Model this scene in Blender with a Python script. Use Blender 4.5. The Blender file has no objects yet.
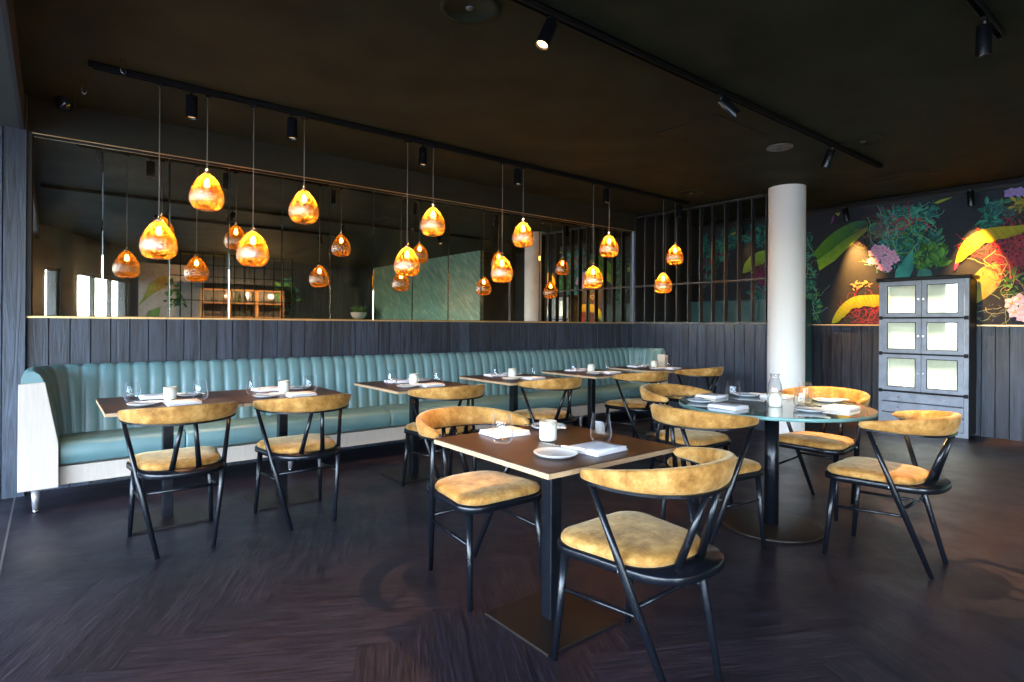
import bpy, math, random
from mathutils import Vector, Matrix
random.seed(7)
PI = math.pi
sc = bpy.context.scene
COL = sc.collection
def R(a): return math.radians(a)

# ------------------------------------------------------------------ materials
def newmat(name):
    m = bpy.data.materials.new(name); m.use_nodes = True
    nt = m.node_tree; nt.nodes.clear()
    return m, nt, nt.nodes, nt.links
def N(nt, t, **kw):
    n = nt.nodes.new(t)
    for k, v in kw.items():
        if k in ('operation', 'blend_type', 'data_type', 'noise_dimensions', 'feature', 'attribute_name', 'distribution', 'wave_type', 'bands_direction'): setattr(n, k, v)
        else: n.inputs[k].default_value = v
    return n
def ramp(nt, stops):
    n = nt.nodes.new('ShaderNodeValToRGB')
    cr = n.color_ramp
    while len(cr.elements) < len(stops): cr.elements.new(0.5)
    for e, (p, c) in zip(cr.elements, stops):
        e.position = p; e.color = (c[0], c[1], c[2], 1) if hasattr(c, '__len__') else (c, c, c, 1)
    return n
def simple(name, col, rough=.5, metal=0, spec=.5, bump=0, bscale=60, var=0, vscale=8, stretch=(1, 1, 1), sheen=0, coat=0):
    m, nt, nd, lk = newmat(name)
    out = N(nt, 'ShaderNodeOutputMaterial')
    b = N(nt, 'ShaderNodeBsdfPrincipled', **{'Base Color': (*col, 1), 'Roughness': rough, 'Metallic': metal, 'Specular IOR Level': spec, 'Sheen Weight': sheen, 'Coat Weight': coat})
    lk.new(b.outputs[0], out.inputs[0])
    tc = N(nt, 'ShaderNodeTexCoord')
    mp = N(nt, 'ShaderNodeMapping'); mp.inputs['Scale'].default_value = stretch
    lk.new(tc.outputs['Object'], mp.inputs[0])
    if var:
        n = N(nt, 'ShaderNodeTexNoise', Scale=vscale, Detail=6); lk.new(mp.outputs[0], n.inputs['Vector'])
        r = ramp(nt, [(.3, [c * (1 - var) for c in col]), (.7, [min(1, c * (1 + var)) for c in col])])
        lk.new(n.outputs['Fac'], r.inputs[0]); lk.new(r.outputs[0], b.inputs['Base Color'])
    if bump:
        n2 = N(nt, 'ShaderNodeTexNoise', Scale=bscale, Detail=5); lk.new(mp.outputs[0], n2.inputs['Vector'])
        bp = N(nt, 'ShaderNodeBump', Strength=bump, Distance=.01); lk.new(n2.outputs['Fac'], bp.inputs['Height']); lk.new(bp.outputs[0], b.inputs['Normal'])
    return m

M = {}
M['black'] = simple('black_metal', (.004, .005, .0075), .25, 0, .38)
M['cordgrey'] = simple('grey_cord', (.16, .15, .13), .5)
M['screen'] = simple('screen_metal', (.014, .0155, .019), .42, 0, .4)
M['blackmatt'] = simple('black_matt', (.004, .004, .0045), .55, spec=.2)
M['bronze'] = simple('bronze_plate', (.012, .0075, .0055), .42, .0, .3, bump=.05, bscale=200)
M['edge'] = simple('ply_edge', (.50, .33, .18), .5, var=.15, vscale=30, stretch=(1, 1, 8))
M['top'] = simple('brown_linoleum', (.060, .029, .018), .38, var=.2, vscale=20, bump=.04, bscale=150)
M['teal'] = simple('teal_leather', (.12, .225, .235), .34, spec=.5, var=.1, vscale=5, bump=.12, bscale=220)
M['cream'] = simple('cream_oak', (.50, .425, .36), .5, var=.07, vscale=6, stretch=(12, 12, 1))
M['greyleg'] = simple('grey_leg', (.30, .29, .30), .35, .5)
M['white'] = simple('white_plaster', (.93, .90, .86), .6, bump=.1, bscale=40)
M['ceramic'] = simple('white_ceramic', (.74, .76, .78), .22, spec=.6, var=.08, vscale=40)
def platemat():
    m, nt, nd, lk = newmat('blue_white_stoneware')
    out = N(nt, 'ShaderNodeOutputMaterial'); b = N(nt, 'ShaderNodeBsdfPrincipled', **{'Roughness': .25, 'Specular IOR Level': .6})
    tc = N(nt, 'ShaderNodeTexCoord'); ln = N(nt, 'ShaderNodeVectorMath', operation='LENGTH'); lk.new(tc.outputs['Object'], ln.inputs[0])
    n = N(nt, 'ShaderNodeTexNoise', Scale=22, Detail=5); lk.new(tc.outputs['Object'], n.inputs['Vector'])
    ma = N(nt, 'ShaderNodeMath', operation='MULTIPLY_ADD'); ma.inputs[1].default_value = .02; lk.new(n.outputs['Fac'], ma.inputs[0]); lk.new(ln.outputs['Value'], ma.inputs[2])
    r = ramp(nt, [(.02, (.34, .41, .50)), (.06, (.42, .49, .57)), (.080, (.50, .56, .62)), (.088, (.74, .77, .78))]); lk.new(ma.outputs[0], r.inputs[0]); lk.new(r.outputs[0], b.inputs['Base Color'])
    lk.new(b.outputs[0], out.inputs[0]); return m
M['plate'] = platemat()
M['linen'] = simple('white_linen', (.82, .82, .85), .8, bump=.2, bscale=300)
M['knifewood'] = simple('pale_handle', (.62, .52, .40), .4)
M['steel'] = simple('steel', (.6, .6, .6), .25, 1)
M['gold'] = simple('gold_trim', (.85, .56, .25), .35, .8)
M['brass'] = simple('brass', (.7, .5, .25), .3, 1)
M['ceiling'] = simple('dark_ceiling_paint', (.0200, .0225, .0110), .75, spec=.12, var=.35, vscale=2.5)
M['soffit'] = simple('soffit_paint', (.055, .062, .055), .6, var=.15, vscale=2)
M['bulkhead'] = simple('bulkhead_paint', (.017, .0185, .013), .6, spec=.2, var=.2, vscale=3)
M['cab'] = simple('grey_blue_cabinet', (.33, .36, .42), .42, .1, var=.15, vscale=10, bump=.05, bscale=60)
M['cabdark'] = simple('dark_cabinet_side', (.009, .009, .010), .5, spec=.25)
M['cabin'] = simple('white_cabinet_lining', (.82, .84, .78), .7)
M['darkwall'] = simple('dark_wall', (.014, .014, .015), .6)
M['tealcab'] = simple('teal_cupboard', (.025, .085, .09), .5, var=.2)
M['shelfwood'] = simple('shelf_oak', (.42, .22, .09), .5, var=.2)
M['card'] = simple('tan_card', (.62, .52, .40), .7)
M['terr'] = simple('pale_stone_bowl', (.80, .78, .72), .7, var=.1)
M['leafgreen'] = simple('plant_green', (.10, .28, .05), .5, var=.4)
M['soil'] = simple('soil', (.03, .02, .015), .9)
M['alu'] = simple('aluminium_strip', (.45, .42, .38), .35, 1)
M['grey'] = simple('grey_grille', (.10, .095, .09), .5)
M['greyplate'] = simple('maker_plate_silver', (.45, .48, .52), .3, .6)
M['winframe'] = simple('window_frame_black', (.012, .013, .014), .4)

def velvet():
    m, nt, nd, lk = newmat('ochre_velvet')
    out = N(nt, 'ShaderNodeOutputMaterial')
    b = N(nt, 'ShaderNodeBsdfPrincipled', **{'Roughness': .75, 'Specular IOR Level': .25, 'Sheen Weight': .40, 'Sheen Roughness': .35})
    b.inputs['Sheen Tint'].default_value = (1, .80, .48, 1)
    tc = N(nt, 'ShaderNodeTexCoord')
    oi = N(nt, 'ShaderNodeObjectInfo')
    ad = N(nt, 'ShaderNodeVectorMath', operation='ADD'); lk.new(tc.outputs['Object'], ad.inputs[0]); 
    mu = N(nt, 'ShaderNodeMath', operation='MULTIPLY'); mu.inputs[1].default_value = 9; lk.new(oi.outputs['Random'], mu.inputs[0]); lk.new(mu.outputs[0], ad.inputs[1])
    n = N(nt, 'ShaderNodeTexNoise', Scale=11, Detail=9, Roughness=.72, Distortion=.15); lk.new(ad.outputs[0], n.inputs['Vector'])
    r = ramp(nt, [(.34, (.19, .078, .013)), (.50, (.40, .19, .042)), (.66, (.60, .345, .11))])
    lk.new(n.outputs['Fac'], r.inputs[0]); lk.new(r.outputs[0], b.inputs['Base Color'])
    n2 = N(nt, 'ShaderNodeTexNoise', Scale=45, Detail=4); lk.new(ad.outputs[0], n2.inputs['Vector'])
    bp = N(nt, 'ShaderNodeBump', Strength=.25, Distance=.01); lk.new(n2.outputs['Fac'], bp.inputs['Height']); lk.new(bp.outputs[0], b.inputs['Normal'])
    lk.new(b.outputs[0], out.inputs[0]); return m
M['velvet'] = velvet()

def charred(name, c0, c1):
    m, nt, nd, lk = newmat(name)
    out = N(nt, 'ShaderNodeOutputMaterial')
    b = N(nt, 'ShaderNodeBsdfPrincipled', **{'Roughness': .42, 'Specular IOR Level': .55})
    at = N(nt, 'ShaderNodeAttribute', attribute_name='Col')
    tc = N(nt, 'ShaderNodeTexCoord')
    sep = N(nt, 'ShaderNodeSeparateColor'); lk.new(at.outputs['Color'], sep.inputs[0])
    ad = N(nt, 'ShaderNodeVectorMath', operation='ADD'); lk.new(tc.outputs['Object'], ad.inputs[0])
    sc_ = N(nt, 'ShaderNodeVectorMath', operation='SCALE'); sc_.inputs['Scale'].default_value = 7; lk.new(at.outputs['Color'], sc_.inputs[0]); lk.new(sc_.outputs[0], ad.inputs[1])
    mp = N(nt, 'ShaderNodeMapping'); mp.inputs['Scale'].default_value = (15, 15, .9); lk.new(ad.outputs[0], mp.inputs[0])
    n = N(nt, 'ShaderNodeTexNoise', Scale=1.6, Detail=7, Roughness=.62, Distortion=2.2); lk.new(mp.outputs[0], n.inputs['Vector'])
    r = ramp(nt, [(.35, c0), (.68, c1)]); lk.new(n.outputs['Fac'], r.inputs[0])
    mx = N(nt, 'ShaderNodeMix', data_type='RGBA', blend_type='MULTIPLY'); mx.inputs[0].default_value = 1
    lk.new(r.outputs[0], mx.inputs[6])
    mm = N(nt, 'ShaderNodeMapRange'); mm.inputs['To Min'].default_value = .7; mm.inputs['To Max'].default_value = 1.35
    lk.new(sep.outputs[0], mm.inputs[0]); lk.new(mm.outputs[0], mx.inputs[7]); lk.new(mx.outputs[2], b.inputs['Base Color'])
    bp = N(nt, 'ShaderNodeBump', Strength=.55, Distance=.006); lk.new(n.outputs['Fac'], bp.inputs['Height']); lk.new(bp.outputs[0], b.inputs['Normal'])
    lk.new(b.outputs[0], out.inputs[0]); return m
M['charred'] = charred('charred_planks', (.005, .0075, .013), (.037, .054, .086))

def floormat():
    m, nt, nd, lk = newmat('dark_floor_planks')
    out = N(nt, 'ShaderNodeOutputMaterial')
    b = N(nt, 'ShaderNodeBsdfPrincipled', **{'Specular IOR Level': .38})
    uv = N(nt, 'ShaderNodeAttribute', attribute_name='UVMap')
    at = N(nt, 'ShaderNodeAttribute', attribute_name='Col')
    mp = N(nt, 'ShaderNodeMapping'); mp.inputs['Scale'].default_value = (2.2, 60, 1); lk.new(uv.outputs['Vector'], mp.inputs[0])
    n = N(nt, 'ShaderNodeTexNoise', Scale=2.0, Detail=8, Roughness=.7, Distortion=.5); lk.new(mp.outputs[0], n.inputs['Vector'])
    r = ramp(nt, [(.34, (.005, .0044, .0078)), (.5, (.0140, .0110, .0170)), (.68, (.048, .035, .044))]); lk.new(n.outputs['Fac'], r.inputs[0])
    sep = N(nt, 'ShaderNodeSeparateColor'); lk.new(at.outputs['Color'], sep.inputs[0])
    mm = N(nt, 'ShaderNodeMapRange'); mm.inputs['To Min'].default_value = .78; mm.inputs['To Max'].default_value = 1.25; lk.new(sep.outputs[0], mm.inputs[0])
    mx = N(nt, 'ShaderNodeMix', data_type='RGBA', blend_type='MULTIPLY'); mx.inputs[0].default_value = 1
    lk.new(r.outputs[0], mx.inputs[6]); lk.new(mm.outputs[0], mx.inputs[7]); lk.new(mx.outputs[2], b.inputs['Base Color'])
    tc = N(nt, 'ShaderNodeTexCoord')
    n3 = N(nt, 'ShaderNodeTexNoise', Scale=3.0, Detail=6, Roughness=.65); lk.new(tc.outputs['Object'], n3.inputs['Vector'])
    r3 = ramp(nt, [(.35, .30), (.7, .50)]); lk.new(n3.outputs['Fac'], r3.inputs[0]); lk.new(r3.outputs[0], b.inputs['Roughness'])
    bp = N(nt, 'ShaderNodeBump', Strength=.45, Distance=.004); lk.new(n.outputs['Fac'], bp.inputs['Height']); lk.new(bp.outputs[0], b.inputs['Normal'])
    lk.new(b.outputs[0], out.inputs[0]); return m
M['floor'] = floormat()

def mirrormat():
    m, nt, nd, lk = newmat('antique_bronze_mirror')
    out = N(nt, 'ShaderNodeOutputMaterial')
    g = N(nt, 'ShaderNodeBsdfGlossy', Roughness=.015)
    d = N(nt, 'ShaderNodeBsdfDiffuse', Color=(.085, .078, .045, 1))
    tc = N(nt, 'ShaderNodeTexCoord')
    n = N(nt, 'ShaderNodeTexNoise', Scale=3.2, Detail=9, Roughness=.7, Distortion=.6); lk.new(tc.outputs['Object'], n.inputs['Vector'])
    r = ramp(nt, [(.3, (.70, .66, .56)), (.75, (.90, .86, .76))]); lk.new(n.outputs['Fac'], r.inputs[0]); lk.new(r.outputs[0], g.inputs['Color'])
    r2 = ramp(nt, [(.45, .03), (.72, .42)]); lk.new(n.outputs['Fac'], r2.inputs[0])
    mx = N(nt, 'ShaderNodeMixShader'); lk.new(r2.outputs[0], mx.inputs[0]); lk.new(g.outputs[0], mx.inputs[1]); lk.new(d.outputs[0], mx.inputs[2])
    lk.new(mx.outputs[0], out.inputs[0]); return m
M['mirror'] = mirrormat()
def clearglass(name, tint, refl=1.0, base=.04, rough=.0, edge=0):
    m, nt, nd, lk = newmat(name)
    out = N(nt, 'ShaderNodeOutputMaterial')
    t = N(nt, 'ShaderNodeBsdfTransparent', Color=(*tint, 1))
    g = N(nt, 'ShaderNodeBsdfGlossy', Roughness=rough)
    lw = N(nt, 'ShaderNodeLayerWeight', Blend=.5)
    pw = N(nt, 'ShaderNodeMath', operation='POWER'); pw.inputs[1].default_value = 3.5; lk.new(lw.outputs['Facing'], pw.inputs[0])
    mu = N(nt, 'ShaderNodeMath', operation='MULTIPLY_ADD'); mu.inputs[1].default_value = refl * .75; mu.inputs[2].default_value = base; mu.use_clamp = True
    lk.new(pw.outputs[0], mu.inputs[0])
    mx = N(nt, 'ShaderNodeMixShader'); lk.new(mu.outputs[0], mx.inputs[0]); lk.new(t.outputs[0], mx.inputs[1]); lk.new(g.outputs[0], mx.inputs[2])
    if edge:  # pale blue colour mixed in at grazing angles, stands for bright edge reflections
        df = N(nt, 'ShaderNodeBsdfTranslucent', Color=(.70, .80, .95, 1)); p2 = N(nt, 'ShaderNodeMath', operation='POWER'); p2.inputs[1].default_value = 2.2; lk.new(lw.outputs['Facing'], p2.inputs[0])
        m2 = N(nt, 'ShaderNodeMath', operation='MULTIPLY_ADD'); m2.inputs[1].default_value = edge; m2.inputs[2].default_value = .02; lk.new(p2.outputs[0], m2.inputs[0])
        my = N(nt, 'ShaderNodeMixShader'); lk.new(m2.outputs[0], my.inputs[0]); lk.new(mx.outputs[0], my.inputs[1]); lk.new(df.outputs[0], my.inputs[2]); mx = my
    lk.new(mx.outputs[0], out.inputs[0]); return m
M['glass'] = clearglass('drinking_glass', (.975, .98, .985), .5, .03, .06, .45)
M['pane'] = clearglass('window_pane', (.95, .97, .96), .6, .0)
M['cabpane'] = clearglass('cabinet_pane', (.93, .95, .90), 1.2, .06, .02)
M['bottle'] = clearglass('bottle_glass', (.45, .55, .35), 1, .08)
def tableglass():
    m, nt, nd, lk = newmat('green_table_glass')
    out = N(nt, 'ShaderNodeOutputMaterial')
    b = N(nt, 'ShaderNodeBsdfPrincipled', **{'Base Color': (.17, .225, .215, 1), 'Roughness': .06, 'Specular IOR Level': .9, 'Coat Weight': .6, 'Coat Roughness': .02})
    lk.new(b.outputs[0], out.inputs[0])
    return m
M['tglass'] = tableglass()
M['tglassedge'] = simple('green_glass_edge', (.12, .26, .24), .3, spec=.7)

def amber():
    m, nt, nd, lk = newmat('amber_crackle_glass')
    out = N(nt, 'ShaderNodeOutputMaterial')
    tc = N(nt, 'ShaderNodeTexCoord')
    sp = N(nt, 'ShaderNodeSeparateXYZ'); lk.new(tc.outputs['Object'], sp.inputs[0])
    vo = N(nt, 'ShaderNodeTexVoronoi', Scale=42, feature='DISTANCE_TO_EDGE'); lk.new(tc.outputs['Object'], vo.inputs['Vector'])
    no = N(nt, 'ShaderNodeTexNoise', Scale=34, Detail=6, Roughness=.75); lk.new(tc.outputs['Object'], no.inputs['Vector'])
    bp = N(nt, 'ShaderNodeBump', Strength=.6, Distance=.01); lk.new(vo.outputs['Distance'], bp.inputs['Height'])
    bp2 = N(nt, 'ShaderNodeBump', Strength=.5, Distance=.02); lk.new(no.outputs['Fac'], bp2.inputs['Height']); lk.new(bp.outputs[0], bp2.inputs['Normal'])
    tr = N(nt, 'ShaderNodeBsdfTransparent', Color=(1, .62, .20, 1))
    tl = N(nt, 'ShaderNodeBsdfTranslucent', Color=(1, .38, .035, 1))
    lk.new(bp2.outputs[0], tl.inputs['Normal'])
    r = ramp(nt, [(.42, .04), (.58, .58)]); lk.new(no.outputs['Fac'], r.inputs[0])
    m1 = N(nt, 'ShaderNodeMixShader'); lk.new(r.outputs[0], m1.inputs[0]); lk.new(tr.outputs[0], m1.inputs[1]); lk.new(tl.outputs[0], m1.inputs[2])
    gl = N(nt, 'ShaderNodeBsdfGlossy', Roughness=.08, Color=(1, .75, .42, 1)); lk.new(bp2.outputs[0], gl.inputs['Normal'])
    fr = N(nt, 'ShaderNodeLayerWeight', Blend=.25)
    m2 = N(nt, 'ShaderNodeMixShader'); lk.new(fr.outputs['Fresnel'], m2.inputs[0]); lk.new(m1.outputs[0], m2.inputs[1]); lk.new(gl.outputs[0], m2.inputs[2])
    # silvered band round the widest part
    nz = N(nt, 'ShaderNodeMath', operation='MULTIPLY_ADD'); nz.inputs[1].default_value = .035; lk.new(no.outputs['Fac'], nz.inputs[0]); lk.new(sp.outputs[2], nz.inputs[2])
    br = ramp(nt, [(.055, 0.0), (.085, 1.0), (.115, .85), (.155, 0.0)]); lk.new(nz.outputs[0], br.inputs[0])
    bk = N(nt, 'ShaderNodeMath', operation='MULTIPLY'); bk.inputs[1].default_value = .55; lk.new(br.outputs[0], bk.inputs[0])
    sv = N(nt, 'ShaderNodeBsdfGlossy', Roughness=.14, Color=(.85, .80, .72, 1)); lk.new(bp2.outputs[0], sv.inputs['Normal'])
    m3 = N(nt, 'ShaderNodeMixShader'); lk.new(bk.outputs[0], m3.inputs[0]); lk.new(m2.outputs[0], m3.inputs[1]); lk.new(sv.outputs[0], m3.inputs[2])
    lk.new(m3.outputs[0], out.inputs[0]); return m
M['amber'] = amber()
def emis(name, col, s):
    m, nt, nd, lk = newmat(name)
    out = N(nt, 'ShaderNodeOutputMaterial'); e = N(nt, 'ShaderNodeEmission', Color=(*col, 1), Strength=s); lk.new(e.outputs[0], out.inputs[0]); return m
M['bulb'] = emis('bulb_glow', (1, .60, .20), 240)
M['lens'] = emis('spot_lens_glow', (1, .62, .25), 7)
M['lensdim'] = emis('spot_lens_dim', (1, .55, .20), .9)

def muralmat():
    m, nt, nd, lk = newmat('mural_print')
    out = N(nt, 'ShaderNodeOutputMaterial')
    b = N(nt, 'ShaderNodeBsdfPrincipled', **{'Roughness': .6, 'Specular IOR Level': .25})
    at = N(nt, 'ShaderNodeAttribute', attribute_name='Col')
    tc = N(nt, 'ShaderNodeTexCoord')
    n = N(nt, 'ShaderNodeTexNoise', Scale=14, Detail=6, Roughness=.7); lk.new(tc.outputs['Object'], n.inputs['Vector'])
    mm = N(nt, 'ShaderNodeMapRange'); mm.inputs['To Min'].default_value = .75; mm.inputs['To Max'].default_value = 1.75; lk.new(n.outputs['Fac'], mm.inputs[0])
    mx = N(nt, 'ShaderNodeMix', data_type='RGBA', blend_type='MULTIPLY'); mx.inputs[0].default_value = 1
    lk.new(at.outputs['Color'], mx.inputs[6]); lk.new(mm.outputs[0], mx.inputs[7]); lk.new(mx.outputs[2], b.inputs['Base Color'])
    lk.new(b.outputs[0], out.inputs[0]); return m
M['mural'] = muralmat()
def greenwall():
    m, nt, nd, lk = newmat('green_brushed_wall')
    out = N(nt, 'ShaderNodeOutputMaterial')
    b = N(nt, 'ShaderNodeBsdfPrincipled', **{'Roughness': .35, 'Specular IOR Level': .6})
    tc = N(nt, 'ShaderNodeTexCoord')
    mp0 = N(nt, 'ShaderNodeMapping'); mp0.inputs['Rotation'].default_value = (R(42), 0, 0); lk.new(tc.outputs['Object'], mp0.inputs[0])
    mp = N(nt, 'ShaderNodeMapping'); mp.inputs['Scale'].default_value = (1, 1.1, 9); lk.new(mp0.outputs[0], mp.inputs[0])
    n = N(nt, 'ShaderNodeTexNoise', Scale=2.2, Detail=8, Roughness=.7); lk.new(mp.outputs[0], n.inputs['Vector'])
    r = ramp(nt, [(.3, (.06, .22, .17)), (.52, (.20, .42, .33)), (.72, (.60, .64, .45))]); lk.new(n.outputs['Fac'], r.inputs[0]); lk.new(r.outputs[0], b.inputs['Base Color'])
    lk.new(b.outputs[0], out.inputs[0]); return m
M['greenwall'] = greenwall()
def cupmat():
    m, nt, nd, lk = newmat('speckled_cream_cup')
    out = N(nt, 'ShaderNodeOutputMaterial')
    b = N(nt, 'ShaderNodeBsdfPrincipled', **{'Roughness': .3, 'Subsurface Weight': .0})
    tc = N(nt, 'ShaderNodeTexCoord'); sp = N(nt, 'ShaderNodeSeparateXYZ'); lk.new(tc.outputs['Object'], sp.inputs[0])
    n = N(nt, 'ShaderNodeTexNoise', Scale=45, Detail=4); lk.new(tc.outputs['Object'], n.inputs['Vector'])
    ma = N(nt, 'ShaderNodeMath', operation='MULTIPLY_ADD'); ma.inputs[1].default_value = .05; lk.new(n.outputs['Fac'], ma.inputs[0]); lk.new(sp.outputs[2], ma.inputs[2])
    r = ramp(nt, [(.060, (.80, .80, .70)), (.085, (.66, .70, .60)), (.105, (.42, .36, .26))]); lk.new(ma.outputs[0], r.inputs[0]); lk.new(r.outputs[0], b.inputs['Base Color'])
    lk.new(b.outputs[0], out.inputs[0]); return m
M['cup'] = cupmat()

# ------------------------------------------------------------------ mesh builder
class MB:
    def __init__(s): s.v = []; s.f = []; s.mi = []; s.sm = []; s.col = []; s.uv = []; s.cur = (0, True, (.5, .5, .5))
    def set(s, mi=None, smooth=None, col=None):
        a, b, c = s.cur; s.cur = (a if mi is None else mi, b if smooth is None else smooth, c if col is None else col); return s
    def face(s, idx, uv=None):
        s.f.append(tuple(idx)); s.mi.append(s.cur[0]); s.sm.append(s.cur[1]); s.col.append(s.cur[2]); s.uv.append(uv)
    def add(s, pts): b = len(s.v); s.v.extend([tuple(p) for p in pts]); return b
    def quad(s, a, b, c, d, uv=None): i = s.add((a, b, c, d)); s.face((i, i + 1, i + 2, i + 3), uv)
    def box(s, c, sz, rz=0, m=None):
        hx, hy, hz = sz[0] / 2, sz[1] / 2, sz[2] / 2
        mt = (m or Matrix.Rotation(rz, 3, 'Z'))
        P = [Vector(c) + mt @ Vector((x * hx, y * hy, z * hz)) for z in (-1, 1) for y in (-1, 1) for x in (-1, 1)]
        b = s.add(P); sm = s.cur[1]; s.set(smooth=False)
        for q in ((0, 2, 3, 1), (4, 5, 7, 6), (0, 1, 5, 4), (2, 6, 7, 3), (0, 4, 6, 2), (1, 3, 7, 5)): s.face([b + k for k in q])
        s.set(smooth=sm); return s
    def b2(s, x0, x1, y0, y1, z0, z1): return s.box(((x0 + x1) / 2, (y0 + y1) / 2, (z0 + z1) / 2), (x1 - x0, y1 - y0, z1 - z0))
    def tube(s, p0, p1, r0, r1=None, n=12, cap=True):
        r1 = r0 if r1 is None else r1
        return s.poly_tube([p0, p1], [r0, r1], n, cap)
    def poly_tube(s, pts, rs, n=12, cap=True):
        pts = [Vector(p) for p in pts]; rings = []
        d = (pts[1] - pts[0]).normalized()
        a = Vector((0, 0, 1)) if abs(d.z) < .9 else Vector((1, 0, 0))
        u = d.cross(a).normalized()
        for i, p in enumerate(pts):
            if 0 < i < len(pts) - 1: t = (pts[i + 1] - pts[i - 1]).normalized()
            elif i == 0: t = (pts[1] - pts[0]).normalized()
            else: t = (pts[-1] - pts[-2]).normalized()
            u = (u - t * u.dot(t)).normalized(); w = t.cross(u)
            rings.append(s.add([p + (u * math.cos(2 * PI * k / n) + w * math.sin(2 * PI * k / n)) * rs[i] for k in range(n)]))
        for a_, b_ in zip(rings, rings[1:]):
            for k in range(n): s.face((a_ + k, a_ + (k + 1) % n, b_ + (k + 1) % n, b_ + k))
        if cap:
            sm = s.cur[1]; s.set(smooth=False)
            s.face([rings[0] + k for k in reversed(range(n))]); s.face([rings[-1] + k for k in range(n)]); s.set(smooth=sm)
        return s
    def lathe(s, prof, n=24, c=(0, 0, 0)):
        rings = []
        for r, z in prof:
            if r < 1e-6: rings.append((s.add([(c[0], c[1], c[2] + z)]), 1))
            else: rings.append((s.add([(c[0] + r * math.cos(2 * PI * k / n), c[1] + r * math.sin(2 * PI * k / n), c[2] + z) for k in range(n)]), n))
        for (a, na), (b, nb) in zip(rings, rings[1:]):
            for k in range(n):
                k2 = (k + 1) % n
                if na == 1 and nb == 1: continue
                if na == 1: s.face((a, b + k2, b + k))
                elif nb == 1: s.face((a + k, a + k2, b))
                else: s.face((a + k, a + k2, b + k2, b + k))
        return s
    def rings(s, R_, closed=True, cap0=False, cap1=False):
        n = len(R_[0]); ids = [s.add(r) for r in R_]
        for a, b in zip(ids, ids[1:]):
            for k in range(n if closed else n - 1): s.face((a + k, a + (k + 1) % n, b + (k + 1) % n, b + k))
        if cap0: s.face([ids[0] + k for k in reversed(range(n))])
        if cap1: s.face([ids[-1] + k for k in range(n)])
        return s
    def prism(s, out, z0, z1):
        n = len(out); a = s.add([(x, y, z0) for x, y in out]); b = s.add([(x, y, z1) for x, y in out])
        sm = s.cur[1]
        for k in range(n): s.face((a + k, a + (k + 1) % n, b + (k + 1) % n, b + k))
        s.set(smooth=False); s.face([a + k for k in reversed(range(n))]); s.face([b + k for k in range(n)]); s.set(smooth=sm); return s
    def build(s, name, mats, parent=None, bevel=0, seg=2):
        me = bpy.data.meshes.new(name); me.from_pydata(s.v, [], s.f)
        if not isinstance(mats, (list, tuple)): mats = [mats]
        for m in mats: me.materials.append(m)
        me.polygons.foreach_set('material_index', s.mi); me.polygons.foreach_set('use_smooth', s.sm)
        ca = me.color_attributes.new('Col', 'FLOAT_COLOR', 'CORNER')
        flat = []
        for p, c in zip(s.f, s.col):
            cs = c if hasattr(c[0], '__len__') else [c] * len(p)
            for q in cs: flat.extend((q[0], q[1], q[2], 1))
        ca.data.foreach_set('color', flat)
        if any(u is not None for u in s.uv):
            ul = me.uv_layers.new(name='UVMap'); fl = []
            for p, u in zip(s.f, s.uv):
                for q in (u or [(0, 0)] * len(p)): fl.extend(q)
            ul.data.foreach_set('uv', fl)
        me.update()
        o = bpy.data.objects.new(name, me); COL.objects.link(o)
        if parent: o.parent = parent
        if bevel:
            b = o.modifiers.new('Bevel', 'BEVEL'); b.width = bevel; b.segments = seg; b.limit_method = 'ANGLE'
        return o
def thing(name, label, cat, loc=(0, 0, 0), rz=0, group=None):
    o = bpy.data.objects.new(name, None); COL.objects.link(o); o.empty_display_size = .1
    o.location = loc; o.rotation_euler = (0, 0, rz); return tag(o, label, cat, group)
def tag(o, label, cat, group=None):
    o['label'] = label; o['category'] = cat
    if group: o['group'] = group
    elif 'group' in o: del o['group']
    return o
def struct(o): o['kind'] = 'structure'; return o
KIDS = {}
def copy_tree(o, parent=None):
    c = o.copy(); COL.objects.link(c)
    if parent: c.parent = parent
    for ch in [x for x in ALLKIDS(o)]: copy_tree(ch, c)
    return c
def ALLKIDS(o): return [x for x in bpy.data.objects if x.parent == o]
def sub2(o, lv=1):
    m = o.modifiers.new('Sub', 'SUBSURF'); m.levels = lv; m.render_levels = lv; return o

# ------------------------------------------------------------------ room shell
CEIL = 2.85; YB = 5.45; XP = 6.6; XM = 8.3; SILL = 1.265
# floor: herringbone of wide planks, turned against the walls
f = MB(); f.set(smooth=False)
f.b2(-4.2, 8.6, -5.2, 5.9, -.08, -.002)
ang = R(-27.7); W_, nL = .21, 5; L_ = W_ * nL; ca_, sa_ = math.cos(ang), math.sin(ang)
def fl_plank(x0, y0, x1, y1, horiz):
    cx, cy = (x0 + x1) / 2, (y0 + y1) / 2
    wx, wy = cx * ca_ - cy * sa_ + 2.2, cx * sa_ + cy * ca_
    if not (-3.6 < wx < 8.8 and -5 < wy < 6): return
    g = .0012; P = [(x0 + g, y0 + g), (x1 - g, y0 + g), (x1 - g, y1 - g), (x0 + g, y1 - g)]
    pts = [(x * ca_ - y * sa_ + 2.2, x * sa_ + y * ca_, 0) for x, y in P]
    ou, ov = random.random() * 40, random.random() * 40
    uv = [((x if horiz else y) + ou, (y if horiz else x) + ov) for x, y in P]
    t = random.random(); f.set(col=(t, t, t)); f.quad(*pts, uv=uv)
for k in range(-60, 60):
    for m_ in range(-8, 9):
        x, y = k * W_ + 2 * L_ * m_, k * W_
        fl_plank(x, y, x + L_, y + W_, True)
        x, y = k * W_ + L_ + 2 * L_ * m_, k * W_ + W_ - L_
        fl_plank(x, y, x + W_, y + L_, False)
struct(f.build('floor', M['floor']))
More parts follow.
